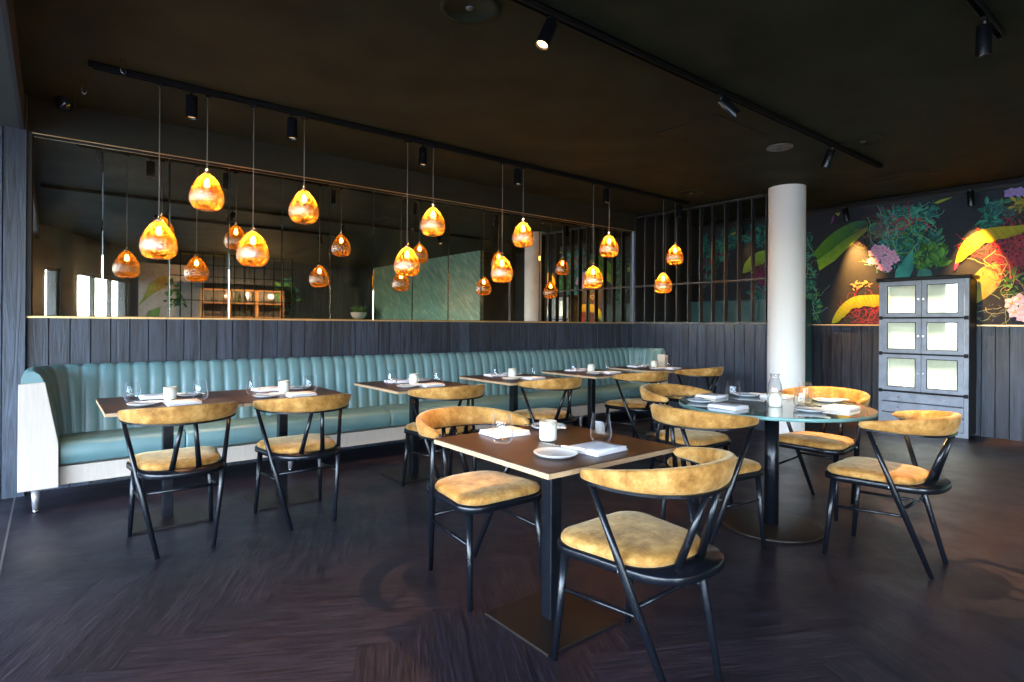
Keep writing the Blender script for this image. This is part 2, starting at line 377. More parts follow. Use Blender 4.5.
struct(MB().set(smooth=False).b2(-.196, -.186, 1.0, 5.34, 0, .003).build('trim_floor_strip', M['alu']))

c = MB().set(smooth=False); c.b2(-.16, 8.5, -4.9, 5.9, CEIL, CEIL + .1); struct(c.build('ceiling', M['ceiling']))
c = MB().set(smooth=False); c.b2(-4.2, -.16, -4.9, 5.9, 2.6, CEIL + .1); struct(c.build('ceiling_soffit', M['soffit']))
struct(MB().set(smooth=False).b2(-.175, -.155, -4.6, 5.34, 2.592, CEIL).build('trim_soffit_edge', M['darkwall']))

def planks(mb, axis, a0, a1, face, depth, z0, z1, w, sgn):
    """vertical boards with V grooves; axis 'x' runs along x with its face at y=face, axis 'y' runs along y with its face at x=face"""
    n = max(1, round((a1 - a0) / w)); w = (a1 - a0) / n; g = .004
    for i in range(n):
        s0, s1 = a0 + i * w, a0 + (i + 1) * w
        t = random.random(); mb.set(col=(t, random.random(), random.random()), smooth=False)
        pr = [(s0, face + sgn * depth), (s0, face + sgn * .012), (s0 + g, face), (s1 - g, face), (s1, face + sgn * .012), (s1, face + sgn * depth)]
        pts = [((p, q) if axis == 'x' else (q, p)) for p, q in pr]
        if (axis == 'x') == (sgn < 0): pts = pts[::-1]
        mb.prism(pts, z0, z1)
w = MB(); planks(w, 'x', -.135, XP, 5.43, .05, 0, SILL, .1247, 1)
w.set(col=(.2, .2, .2)).b2(-.30, XP, 5.475, 5.6, 0, CEIL); struct(w.build('wall_back', M['charred']))
w = MB(); planks(w, 'x', -3.6, -.137, 5.35, .2, 0, 2.95, .13, 1); struct(w.build('wall_back_left', M['charred']))
struct(MB().set(smooth=False).b2(-.17, XP, 5.40, 5.476, 2.6, CEIL).build('trim_bulkhead', M['bulkhead']))
struct(MB().set(smooth=False).b2(-.14, XP, 5.398, 5.41, 2.596, 2.601).build('trim_mirror_top', M['gold']))
struct(MB().set(smooth=False).b2(-.135, XP - .01, 5.418, 5.474, SILL, SILL + .013).build('trim_ledge', M['gold']))
w = MB(); planks(w, 'y', 3.31, 5.425, XP, .05, 0, SILL, .1295, 1)
w.set(col=(.4, .4, .4)).b2(XP + .045, XP + .12, 3.31, 5.6, 0, SILL); struct(w.build('wall_partition', M['charred']))
struct(MB().set(smooth=False).b2(XP - .01, XP + .13, 3.33, 5.43, SILL, SILL + .022).build('trim_partition_cap', M['black']))
w = MB(); planks(w, 'y', .66, 5.9, XM, .05, 0, SILL - .008, .125, 1)
w.set(col=(.1, .1, .1)).b2(XM + .045, XM + .15, .6, 5.9, 0, CEIL); struct(w.build('wall_right', M['charred']))
struct(MB().set(smooth=False).b2(XM - .012, XM + .04, .66, 5.9, SILL - .008, SILL + .006).build('trim_mural_strip', M['gold']))
struct(MB().set(smooth=False).b2(XM - .02, XM + .04, .66, 5.9, 2.80, CEIL).build('trim_mural_top', M['darkwall']))
struct(MB().set(smooth=False).b2(XP + .05, XM + .1, 5.46, 5.6, 0, CEIL).build('wall_back_right', M['darkwall']))
struct(MB().set(smooth=False).b2(7.32, 8.4, .5, .66, 0, CEIL).build('wall_end', M['darkwall']))
struct(MB().set(smooth=False).b2(8.10, 8.16, .655, .68, 0, 2.35).build('trim_white_post', M['white']))
struct(MB().set(smooth=False).b2(7.3, 7.4, -4.7, .66, 0, CEIL).build('wall_green', M['greenwall']))
w = MB(); w.set(smooth=False).b2(1.2, 7.4, -4.8, -4.7, 0, CEIL)
planks(w, 'x', 5.6, 7.3, -4.65, .05, 0, CEIL, .15, -1); struct(w.build('wall_rear', M['charred']))

# window wall: runs obliquely from the back left corner past the camera
P0 = Vector((-3.3, 5.45, 0)); DW = Vector((.42, -.9075, 0)).normalized(); NW = Vector((-DW.y, DW.x, 0))  # NW points into the room
RW = Matrix((DW, NW, Vector((0, 0, 1)))).transposed()
def wp(t, off, z): return P0 + DW * t + NW * off + Vector((0, 0, z))
SILLW, HEAD = .08, 2.18
def wbox(mb, t0, t1, o0, o1, z0, z1): mb.box(wp((t0 + t1) / 2, (o0 + o1) / 2, (z0 + z1) / 2), (t1 - t0, o1 - o0, z1 - z0), m=RW)
wins = [(.5, 1.9), (2.0, 3.4), (3.5, 4.9), (5.0, 6.4), (6.5, 7.3), (7.68, 8.18), (8.78, 11.1)]
w = MB().set(smooth=False, col=(.3, .3, .3))
wbox(w, -.2, 11.9, -.22, 0, 0, SILLW); wbox(w, -.2, 7.49, -.22, 0, 2.52, CEIL); wbox(w, 7.49, 11.9, -.22, 0, HEAD, CEIL)
edges = [-.2] + [e for p in wins for e in p] + [11.9]
for a, b in zip(edges[::2], edges[1::2]): wbox(w, a, b, -.22, 0, SILLW, 2.52 if a < 7.4 else HEAD)
struct(w.build('wall_left', M['charred']))
for i, (a, b) in enumerate(wins):
    HEAD = 2.52 if a < 7.4 else 2.18
    fr = MB().set(smooth=False)
    for t0, t1, z0, z1 in ((a, b, SILLW, SILLW + .06), (a, b, HEAD - .06, HEAD), (a, a + .06, SILLW, HEAD), (b - .06, b, SILLW, HEAD)): wbox(fr, t0, t1, -.12, -.04, z0, z1)
    nm = 3 if b - a > 2 else (2 if b - a > 1 else 1)
    for k in range(1, nm): wbox(fr, a + (b - a) * k / nm - .04, a + (b - a) * k / nm + .04, -.12, -.04, SILLW, HEAD)
    wf = struct(fr.build('window_%d' % (i + 1), M['winframe']))
    pn = MB().set(smooth=False); pn.quad(wp(a + .05, -.08, SILLW + .05), wp(b - .05, -.08, SILLW + .05), wp(b - .05, -.08, HEAD - .05), wp(a + .05, -.08, HEAD - .05))
    pn.build('window_pane', M['pane'], wf)
    # portal: guides daylight sampling through the opening, emits nothing itself
    ld = bpy.data.lights.new('window_portal', 'AREA'); ld.shape = 'RECTANGLE'; ld.size = b - a; ld.size_y = HEAD - SILLW; ld.cycles.is_portal = True
    lo = bpy.data.objects.new('window_portal', ld); COL.objects.link(lo)
    zax = -NW; xax = DW; yax = zax.cross(xax)
    lo.matrix_world = Matrix.Translation(wp((a + b) / 2, -.15, (SILLW + HEAD) / 2)) @ Matrix((xax, yax, zax)).transposed().to_4x4()
struct(MB().set(smooth=False).box(wp(6, -6.3, -.15), (40, 12, .1), m=RW).build('ground_outside', simple('outdoor_paving', (.20, .20, .19), .9, var=.3)))

# round column
col = MB(); col.lathe([(.2, 0), (.2, CEIL)], 48, (6.675, 3.235, 0)); struct(col.build('column', M['white']))

struct(MB().set(smooth=False).b2(-.1375, -.112, 5.38, 5.474, SILL + .013, 2.6).build('trim_mirror_jamb', M['darkwall']))
# ------------------------------------------------------------------ mirror panels
ordn = ['first', 'second', 'third', 'fourth', 'fifth', 'sixth', 'seventh', 'eighth', 'ninth', 'tenth', 'eleventh', 'twelfth', 'thirteenth', 'fourteenth', 'last']
xs = [-.110, .306] + [.306 + .4495 * k for k in range(1, 14)] + [XP - .004]
for i, (a, b) in enumerate(zip(xs, xs[1:])):
    mb = MB().set(smooth=False)
    a += .002; b -= .002; z0, z1 = SILL + .014, 2.591; y0, y1, e = 5.452, 5.470, .005
    P = [(a + e, y0, z0 + e), (b - e, y0, z0 + e), (b - e, y0, z1 - e), (a + e, y0, z1 - e)]
    Q = [(a, y0 + .0015, z0), (b, y0 + .0015, z0), (b, y0 + .0015, z1), (a, y0 + .0015, z1)]
    S = [(x, y1, z) for x, y, z in Q]
    i0, i1, i2 = mb.add(P), mb.add(Q), mb.add(S)
    mb.face([i0, i0 + 1, i0 + 2, i0 + 3]); 
    for k in range(4):
        k2 = (k + 1) % 4; mb.face((i0 + k, i1 + k, i1 + k2, i0 + k2)); mb.face((i1 + k, i2 + k, i2 + k2, i1 + k2))
    mb.face([i2 + 3, i2 + 2, i2 + 1, i2])
    o = mb.build('wall_mirror', M['mirror'])
    tag(o, '%s antique mirror panel from the left end, above the charred plank wall' % ordn[i] if i < 14 else 'antique mirror panel in the corner beside the slatted screen, last of the row', 'mirror', 'antique mirror panels above the banquette')

# ------------------------------------------------------------------ slatted screen on the partition
scr = thing('slat_screen', 'black metal slatted screen standing on the dark plank partition', 'screen', (XP + .05, 4.4, SILL + .022))
def loc(o, p): return (p[0] - o[0], p[1] - o[1], p[2] - o[2])
so = (XP + .05, 4.4, SILL + .022)
ys = [5.41] + [5.237 - .1782 * k for k in range(0, 11)]
for y in ys:
    MB().set(smooth=False).box(loc(so, (XP + .05, y, (SILL + .022 + 2.79) / 2)), (.075, .014, 2.79 - SILL - .024)).build('slat', M['screen'], scr)
for z, n in ((2.80, 'top_rail'), (1.803, 'middle_rail')):
    MB().set(smooth=False).b2(-.035, .035, 3.44 - 4.4, 5.42 - 4.4, z - .012 - so[2], z + .012 - so[2]).build(n, M['screen'], scr)

# ------------------------------------------------------------------ banquette
ben = thing('banquette', 'long teal channel-tufted banquette on a cream oak base along the mirrored wall', 'bench', (3.2, 5.1, 0))
bo = (3.2, 5.1, 0)
X0, X1, YO, RC, YF = -.158, 6.58, 5.415, .34, 4.835
path = []
def addp(x, y, nx, ny): path.append((x, y, nx, ny))
segL = .107
def fine(n): return n * 8
n1 = 2
tot = []
for i in range(fine(n1)): addp(X0, YF + (YO - RC - YF) * i / fine(n1), 1, 0)
na = 4
for i in range(fine(na)):
    t = PI - (PI / 2) * i / fine(na); addp(X0 + RC + RC * math.cos(t), YO - RC + RC * math.sin(t), -math.cos(t), -math.sin(t))
ns = round((X1 - X0 - 2 * RC) / segL)
for i in range(fine(ns)): addp(X0 + RC + (X1 - X0 - 2 * RC) * i / fine(ns), YO, 0, -1)
for i in range(fine(na)):
    t = PI / 2 - (PI / 2) * i / fine(na); addp(X1 - RC + RC * math.cos(t), YO - RC + RC * math.sin(t), -math.cos(t), -math.sin(t))
for i in range(fine(n1) + 1): addp(X1, YO - RC - (YO - RC - YF) * i / fine(n1), -1, 0)
prof = [(.20, .36, 1), (.196, .46, 1), (.180, .58, 1), (.160, .70, 1), (.143, .80, 1), (.128, .86, 1), (.108, .895, .9), (.08, .915, .8), (.05, .915, .7), (.025, .90, .4), (.012, .87, .1), (.010, .80, 0), (.010, .18, 0)]
Rg = []
for i, (x, y, nx, ny) in enumerate(path):
    t = (i % 8) / 8; bul = .017 * (1 - abs(2 * t - 1) ** 3.6)
    ring = []
    for j, (d, z, wgt) in enumerate(prof):
        vz = min(1, max(0, (z - .84) / .075)) if j <= 8 else 1
        dd = d + bul * wgt * (1 - .75 * vz) - .008 * wgt
        zz = z + bul * wgt * vz
        ring.append((x + nx * dd - bo[0], y + ny * dd - bo[1], zz))
    Rg.append(ring)
mb = MB(); mb.rings(Rg, closed=False); 
for ring, rev in ((Rg[0], False), (Rg[-1], True)):
    b = mb.add(ring); idx = [b + k for k in range(len(ring))]; mb.set(smooth=False); mb.face(idx if rev else idx[::-1]); mb.set(smooth=True)
mb.build('backrest', M['teal'], ben)
def bpart(name, mat, fn, bevel=0, seg=2):
    mb = MB().set(smooth=False); fn(mb); return mb.build(name, mat, ben, bevel, seg)
cx_ = [.047, .79, 2.465, 4.14, 5.81, 6.375]
for a, b in zip(cx_, cx_[1:]):
    mb = MB().set(smooth=True)
    # rounded cushion: profile in y,z swept along x with softened ends
    pr = [(5.27, .285), (4.87, .285), (4.852, .30), (4.847, .35), (4.852, .40), (4.868, .427), (4.90, .436), (5.05, .442), (5.27, .436)]
    rr = []
    for s_, k in ((0, .93), (.012, .985), (.04, 1), (.5, 1.0), (.96, 1), (.988, .985), (1, .93)):
        xx = a + .002 + (b - a - .004) * s_ if s_ in (0, .5, 1) else (a + s_ * 1 if s_ < .5 else b - (1 - s_) * 1)
        rr.append([(xx - bo[0], 5.06 + (y - 5.06) * (1 - (1 - k) * .25) - bo[1], .36 + (z - .36) * k) for y, z in pr])
    mb.rings(rr, closed=True, cap0=True, cap1=True); mb.build('seat_cushion', M['teal'], ben)
bpart('base_plinth', M['cream'], lambda m: m.b2(.04 - bo[0], 6.385 - bo[0], 4.875 - bo[1], 5.30 - bo[1], .15, .272), .004)
def endp(x0, x1, top0, top1, sgn):
    mb = MB().set(smooth=False)
    pts = [(x0, .153), (x1, .153), (x1 - sgn * .002, .44), (top1, .845), (top0, .838)]
    A = [(p[0] - bo[0], 4.802 - bo[1], p[1]) for p in pts]; B = [(p[0] - bo[0], 4.834 - bo[1], p[1]) for p in pts]
    if sgn < 0: A, B = B, A
    mb.rings([B, A], True, True, True); return mb.build('end_panel', M['cream'], ben, .003)
endp(-.160, .046, -.158, -.026, 1); endp(6.582, 6.376, 6.58, 6.448, -1)
def sidep(x0, x1): bpart('side_panel', M['cream'], lambda m: m.b2(x0 - bo[0], x1 - bo[0], 4.834 - bo[1], 5.41 - bo[1], .153, .80))
sidep(-.160, -.150)
for x, y in ((-.07, 4.835), (1.576, 4.93), (3.3, 4.93), (5.046, 4.95), (6.48, 4.84), (.75, 5.3), (3.3, 5.3), (5.9, 5.3)):
    lg = MB().tube((x - bo[0], y - bo[1], .155), (x - bo[0], y - bo[1], 0.018), .027, .016, 16).build('leg', M['greyleg'], ben)
    MB().tube((x - bo[0], y - bo[1], .02), (x - bo[0], y - bo[1], 0), .0165, .014, 16).build('metal_tip', M['steel'], lg)

# ------------------------------------------------------------------ chairs (local: facing +y)
def seat_outline(inset=0, rear=None, n=40):
    pts = []
    yr = -.275 if rear is None else rear
    hw = .238 - inset; yf = .255 - inset; rc = .100
    for k in range(9):
        t = PI / 2 * k / 8; pts.append((hw - rc + rc * math.sin(PI / 2 - t) , yf - rc + rc * math.sin(t)))
    right = pts[:]                                   # front right corner, from side to front
    front = [(x, y) for x, y in right]
    front += [(-x, y) for x, y in reversed(right)]
    back = []
    hs = .214 - inset; y0 = -.06 if rear is None else -.02
    for k in range(0, 17):
        t = PI * k / 16
        cx = math.cos(t); back.append((-hs * math.copysign(abs(cx) ** .72, cx), y0 - (y0 - yr) * abs(math.sin(t)) ** .85))
    return front + back
def make_chair(label):
    t = thing('dining_chair', label, 'chair')
    ol = seat_outline(); 
    mb = MB(); mb.rings([[(x * .97, y * .97, .413) for x, y in ol], [(x, y, .418) for x, y in ol], [(x, y, .440) for x, y in ol], [(x * .985, y * .985, .446) for x, y in ol]], True, True, True)
    mb.build('seat_plate', M['black'], t)
    oc = seat_outline(.010, -.185)
    cy = .04
    def sc_(k, z): return [(x * k, cy + (y - cy) * k, z) for x, y in oc]
    mb = MB(); mb.rings([sc_(.975, .446), sc_(1.0, .452), sc_(1.0, .462), sc_(.975, .472), sc_(.90, .480), sc_(.65, .486), sc_(.25, .488)], True, True, True)
    mb.build('seat_cushion', M['velvet'], t)
    for s in (-1, 1):
        MB().tube((s * .195, .195, .414), (s * .213, .232, 0), .0165, .0115, 14).build('front_leg', M['black'], t)
        a = Vector((s * .267, .008, .712)); b = Vector((s * .132, -.235, 0)); m_ = a.lerp(b, .37)
        MB().poly_tube([a, m_, m_.lerp(b, .1), b], [.0105, .0135, .0165, .0115], 14).build('rear_leg', M['black'], t)
        MB().poly_tube([(s * .066, -.198, .444), (s * .032, -.283, .70)], [.0150, .0105], 14).build('back_spindle', M['black'], t)
        q = Vector((s * .132, -.235, 0)).lerp(Vector((s * .267, .012, .694)), .42)
        MB().tube((s * .2018, .207, .27), q, .0075, .0075, 10).build('side_stretcher', M['black'], t)
    q = Vector((.132, -.235, 0)).lerp(Vector((.267, .012, .694)), .46)
    MB().tube((-q.x, q.y, q.z), q, .0085, .0085, 10).build('rear_stretcher', M['black'], t)
    # back rail
    K = 56; rr = []; fr = []
    for k in range(K + 1):
        u = -1 + 2 * k / K; th = u * R(106)
        x = .274 * math.copysign(abs(math.sin(th)) ** .93, th) if th else 0
        y = -.02 - .268 * math.cos(th)
        tx, ty = math.cos(th) * .274, .268 * math.sin(th); ln = math.hypot(tx, ty) or 1; nx, ny = ty / ln, -tx / ln   # outward
        e = max(0, (abs(u) - .93) / .07); cl = math.sqrt(max(0.0, 1 - e ** 2)) if e < 1 else .05; cl = max(cl, .06)
        blend = math.cos(min(1, abs(u)) * PI / 2) ** .9
        zb, zt = .704 + .017 * (1 - blend), (.752 + .050 * blend); zc = (zb + zt) / 2; hh = (zt - zb) / 2 * cl; th_ = (.017 + .006 * blend) * cl
        ring = []
        for q in range(16):
            a = 2 * PI * q / 16; ca, sa = math.cos(a), math.sin(a)
            px = th_ * math.copysign(abs(ca) ** .6, ca); pz = hh * math.copysign(abs(sa) ** .6, sa)
            px += .012 * blend * (pz / max(hh, 1e-4)) 
            ring.append((x + nx * px, y + ny * px, zc + pz))
        rr.append(ring)
        if abs(u) <= .955:
            w2 = .0125; fr.append([(x + nx * w2, y + ny * w2, zb - .006), (x + nx * w2, y + ny * w2, zb + .0035), (x - nx * w2, y - ny * w2, zb + .0035), (x - nx * w2, y - ny * w2, zb - .006)])
    mb = MB(); mb.rings(rr, True, True, True); mb.build('back_rail', M['velvet'], t)
    mb = MB().set(smooth=False); mb.rings(fr, True, True, True); mb.build('rail_frame', M['black'], t)
    # small silver maker plate on the left edge of the seat plate
    s = -1; x0, y0 = -.2165, -.085
    MB().set(smooth=False).box((x0 - .0005, y0, .430), (.003, .030, .010), rz=R(6)).build('maker_plate', M['greyplate'], t)
    return t
chairs = [
 ((.575, 3.742), 0, 'ochre velvet chair at the left bench table, nearest the cream end panel', 'chairs facing the banquette'),
 ((1.262, 3.742), 0, 'ochre velvet chair at the second bench table, next to the leftmost chair', 'chairs facing the banquette'),
 ((2.32, 3.715), 0, 'ochre velvet chair at the third bench table, half behind the front table chair', 'chairs facing the banquette'),
 ((3.37, 3.73), 0, 'ochre velvet chair at the fourth bench table, seen beyond the front table', 'chairs facing the banquette'),
 ((4.55, 3.70), R(-4), 'ochre velvet chair at the fifth bench table, left of the round table', 'chairs facing the banquette'),
 ((5.52, 3.70), 0, 'ochre velvet chair at the far corner bench table, by the plank partition', 'chairs facing the banquette'),
 ((1.680, 1.335), R(1), 'large nearest ochre velvet chair with its back to us at the front square table', 'chairs at the front square table'),
 ((1.635, 2.285), PI, 'ochre velvet chair across the front square table, facing us with its seat pulled out', 'chairs at the front square table'),
 ((3.525, 1.158), R(2), 'ochre velvet chair in front of the cabinet at the right of the round glass table', 'chairs round the glass table'),
 ((2.892, 1.845), R(-90), 'ochre velvet chair at the left of the round glass table with its back to us', 'chairs round the glass table'),
 ((3.52, 2.42), PI, 'ochre velvet chair at the far left of the round glass table, facing us', 'chairs round the glass table'),
 ((4.155, 1.785), R(90), 'ochre velvet chair behind the round glass table, in front of the white column', 'chairs round the glass table'),
]
ch0 = make_chair(chairs[0][2])
for i, ((x, y), rz, lb, g) in enumerate(chairs):
    o = ch0 if i == 0 else copy_tree(ch0)
    o.location = (x, y, 0); o.rotation_euler = (0, 0, rz); tag(o, lb, 'chair', g)

# ------------------------------------------------------------------ square tables
TH = .745
def make_table(name, label, sx, sy, base=.40):
    t = thing(name, label, 'table')
    mb = MB().set(smooth=False)
    mb.b2(-sx / 2, sx / 2, -sy / 2, sy / 2, TH - .004, TH); mb.build('table_top', M['top'], t)
    mb = MB().set(smooth=False); mb.b2(-sx / 2, sx / 2, -sy / 2, sy / 2, TH - .022, TH - .0042); mb.build('top_edge', M['edge'], t)
    MB().set(smooth=False).b2(-.030, .030, -.030, .030, .011, TH - .028).build('post', M['black'], t, .004)
    MB().set(smooth=False).b2(-.15, .15, -.15, .15, TH - .028, TH - .0222).build('top_bracket', M['black'], t)
    MB().set(smooth=False).b2(-base / 2, base / 2, -base / 2, base / 2, 0, .011).build('base_plate', M['bronze'], t, .002)
    return t
bench_tabs = [(.580, 'at the left end, by the cream panel'), (1.283, 'second from the left, pushed against the first'), (2.335, 'third from the left'), (3.385, 'fourth from the left'), (4.435, 'fifth from the left'), (5.485, 'in the far corner with the menu card')]
t0 = None
for x, d in bench_tabs:
    lb = 'dark brown square table along the teal banquette, ' + d
    t = make_table('dining_table', lb, .698, .78) if t0 is None else copy_tree(t0)
    t0 = t0 or t
    t.location = (x, 4.195, 0); tag(t, lb, 'table', 'tables along the banquette')
tf = make_table('dining_table', 'dark brown square table in the foreground with a pale plywood edge', .71, .735)
tf.location = (1.652, 1.787, 0)

# round glass table
rt = thing('round_glass_table', 'round green glass table laid for four beside the white column', 'table', (3.502, 1.782, 0))
TR = .755
mb = MB(); mb.set(smooth=False); n = 96
ou = [(.556 * math.cos(2 * PI * k / n), .556 * math.sin(2 * PI * k / n)) for k in range(n)]
i0 = mb.add([(x * .996, y * .996, TR) for x, y in ou]); mb.face([i0 + k for k in range(n)])
i1 = mb.add([(x * .996, y * .996, TR - .020) for x, y in ou]); mb.face([i1 + k for k in reversed(range(n))])
mb.build('glass_top', M['tglass'], rt)
mb = MB(); mb.rings([[(x * .9955, y * .9955, TR - .020) for x, y in ou], [(x, y, TR - .018) for x, y in ou], [(x, y, TR - .002) for x, y in ou], [(x * .9955, y * .9955, TR - .0001) for x, y in ou]], True)
mb.build('glass_edge', M['tglassedge'], rt)
MB().tube((0, 0, .016), (0, 0, TR - .021), .042, .042, 32).build('post', M['black'], rt)
MB().tube((0, 0, TR - .028), (0, 0, TR - .0202), .16, .16, 40).build('top_bracket', M['black'], rt)
mb = MB(); mb.lathe([(0, 0), (.292, 0), (.297, .004), (.295, .012), (.285, .015), (0, .0162)], 72); mb.build('base_disc', M['bronze'], rt)

# ------------------------------------------------------------------ tableware
def lathe_obj(name, prof, mat, parent=None, n=32): return MB().lathe(prof, n).build(name, mat, parent)
G_PROF = [(0, .012), (.030, .010), (.036, .012), (.030, .002), (.026, .001), (.030, .002), (.038, .009), (.0445, .024), (.046, .038), (.0437, .058), (.039, .088), (.0352, .119), (.0338, .1195)]
def make_glass(): return lathe_obj('stemless_glass', G_PROF, M['glass'])
def make_plate():
    return lathe_obj('side_plate', [(0, .001), (.045, .0), (.05, .001), (.075, .008), (.084, .0155), (.0855, .0165), (.084, .0175), (.074, .012), (.05, .006), (0, .005)], M['plate'], None, 40)
def make_napkin():
    mb = MB()
    hx, hy = .092, .078
    def outl(x0, x1, y0, y1, r, seed):
        rnd = random.Random(seed); o = []
        for cx, cy, a0 in ((x1 - r, y1 - r, 0), (x0 + r, y1 - r, 90), (x0 + r, y0 + r, 180), (x1 - r, y0 + r, 270)):
            for k in range(5):
                a = R(a0 + 22.5 * k); o.append((cx + r * math.cos(a) + rnd.uniform(-.0012, .0012), cy + r * math.sin(a) + rnd.uniform(-.0012, .0012)))
        return o
    for lv, (x0, x1, y0, y1, z) in enumerate(((-hx, hx, -hy, hy, .0005), (-hx + .002, hx - .006, -hy + .001, hy - .003, .0068), (-hx + .001, hx - .003, -hy + .003, hy - .008, .013))):
        o = outl(x0, x1, y0, y1, .008, lv)
        def k_(s, zz): return [((x0 + x1) / 2 + (x - (x0 + x1) / 2) * s, (y0 + y1) / 2 + (y - (y0 + y1) / 2) * s, zz + .0016 * math.sin(9 * x + 5 * lv) * math.cos(8 * y)) for x, y in o]
        mb.rings([k_(.985, z), k_(1, z + .0022), k_(1, z + .0040), k_(.985, z + .0062), k_(.6, z + .0066), k_(.2, z + .0066)], True, True, True)
    return mb.build('folded_napkin', M['linen'])
def make_cup():
    t = thing('candle_cup', 'x', 'candle cup')
    lathe_obj('cup', [(0, .002), (.030, 0), (.0355, .004), (.037, .012), (.0375, .080), (.0372, .0835), (.0345, .0835), (.034, .078), (.034, .05), (0, .048)], M['cup'], t, 32)
    lathe_obj('candle', [(0, .0478), (.030, .0478), (.0305, .060), (0, .061)], M['ceramic'], t, 20)
    return t
def make_knife():
    t = thing('butter_knife', 'x', 'knife')
    mb = MB(); mb.rings([[(x, y * .007 * k, z * .0045 * k) for y, z in ((-1, -1), (1, -1), (1, 1), (-1, 1))] for x, k in ((-.105, .6), (-.10, 1), (-.05, 1.05), (0, .8), (.002, .5))], True, True, True); mb.build('handle', M['knifewood'], t, .002)
    mb = MB(); mb.rings([[(x, y0, -.001), (x, y1, -.0006), (x, y1, .0006), (x, y0, .001)] for x, y0, y1 in ((0, -.004, .004), (.03, -.006, .008), (.075, -.006, .009), (.10, -.002, .006))], True, True, True); mb.build('blade', M['steel'], t)
    return t
PROT = {}
MAKE = dict(glass=make_glass, plate=make_plate, napkin=make_napkin, cup=make_cup, knife=make_knife)
CAT = dict(glass='glass', plate='plate', napkin='napkin', cup='candle cup', knife='knife')
def put(kind, x, y, z, rz, label, group):
    if kind not in PROT: o = MAKE[kind](); PROT[kind] = o
    else: o = copy_tree(PROT[kind])
    o.location = (x, y, z); o.rotation_euler = (0, 0, rz); tag(o, label, CAT[kind], group); return o
def knife_on(px, py, pz, rz, label, group):
    o = put('knife', px, py, pz + .0225, rz, label, group); return o
def lay(cx, cy, where, z=TH, bench=True, rnd=None):
    far, near = ('banquette side', 'chair side') if bench else ('far side', 'near side')
    j = lambda a=.012: rnd.uniform(-a, a)
    z += .0005
    def P(x, y): return cx + x + j(), cy + y + j()
    G = lambda s: s + ' on ' + where
    for side, sg in ((near, 1), (far, -1)):
        x, y = P(sg * -.155, sg * -.17); put('plate', x, y, z, rnd.uniform(0, 6), 'pale blue-grey side plate at the %s of %s' % (side, where), G('side plates'))
        knife_on(x + .03 * sg, y + .02 * sg, z - .0005, R(-35 + rnd.uniform(-12, 12)) + (PI if sg > 0 else 0), 'butter knife with pale handle on the %s plate of %s' % (side, where), G('butter knives'))
        x, y = P(sg * .045, sg * -.205); put('napkin', x, y, z, R(rnd.uniform(-5, 5)) + (PI if sg < 0 else 0), 'folded white napkin at the %s of %s' % (side, where), G('napkins'))
        x, y = P(sg * .18, sg * -.06); put('glass', x, y, z, 0, 'empty stemless glass at the %s of %s' % (side, where), G('glasses'))
    x, y = P(.01, .02); put('cup', x, y, z, rnd.uniform(0, 6), 'cream ceramic candle cup in the middle of %s' % where, 'candle cups on the tables')
names_t = ['the left end bench table', 'the second bench table', 'the third bench table', 'the fourth bench table', 'the fifth bench table', 'the far corner bench table']
for (x, d), nm in zip(bench_tabs, names_t): lay(x, 4.195, nm, rnd=random.Random(nm))
# foreground table, set as in the photo
fz = TH + .0005; ft = 'the front square table'
put('plate', 1.487, 1.587, fz, 0, 'pale blue-grey side plate at the near corner of ' + ft, 'side plates on the front table')
knife_on(1.560, 1.632, TH, R(-75 + 180), 'pale-handled butter knife across the near plate of ' + ft, 'butter knives on the front table')
put('napkin', 1.690, 1.562, fz, R(2), 'folded white napkin at the near edge of ' + ft, 'napkins on the front table')
put('glass', 1.822, 1.668, fz, 0, 'clear stemless glass beside the near napkin of ' + ft, 'glasses on the front table')
put('cup', 1.664, 1.826, fz, 2, 'cream ceramic candle cup in the middle of ' + ft, 'candle cups on the tables')
put('glass', 1.478, 1.905, fz, 0, 'clear stemless glass by the far napkin of ' + ft, 'glasses on the front table')
put('napkin', 1.600, 2.045, fz, R(178), 'folded white napkin at the far edge of ' + ft, 'napkins on the front table')
put('plate', 1.850, 2.030, fz, 3, 'pale blue-grey side plate at the far corner of ' + ft, 'side plates on the front table')
knife_on(1.800, 2.00, TH, R(120), 'pale-handled butter knife across the far plate of ' + ft, 'butter knives on the front table')
# round table
rz_ = TR + .0005; rn = 'the round glass table'
for k, lb, x, y, a in (('napkin', 'folded white napkin at the far left of ', 3.50, 2.20, 3), ('napkin', 'folded white napkin at the left edge of ', 3.13, 1.86, 88), ('napkin', 'folded white napkin at the near right of ', 3.62, 1.43, 2), ('napkin', 'folded white napkin before the rear chair of ', 3.87, 1.93, -88)):
    put(k, x, y, rz_, R(a), lb + rn, 'napkins on the round table')
for lb, x, y in (('pale side plate at the far edge of ', 3.75, 2.09), ('pale side plate at the left of ', 3.22, 2.10), ('pale side plate at the right edge of ', 3.90, 1.62), ('pale side plate at the near edge of ', 3.38, 1.50)):
    put('plate', x, y, rz_, 1, lb + rn, 'side plates on the round table')
    knife_on(x + .03, y - .01, TR, R(-60 + 40 * x), 'pale-handled butter knife on the ' + lb[5:] + rn, 'butter knives on the round table')
for lb, x, y in (('clear stemless glass by the far left napkin of ', 3.53, 2.06), ('clear stemless glass at the right of ', 3.84, 1.735), ('clear stemless glass beside the candle cup of ', 3.50, 1.60)):
    put('glass', x, y, rz_, 0, lb + rn, 'glasses on the round table')
put('cup', 3.42, 1.72, rz_, 1, 'cream ceramic candle cup on ' + rn, 'candle cups on the tables')
ca = thing('water_carafe', 'clear glass carafe in the middle of ' + rn, 'carafe', (3.63, 1.83, rz_))
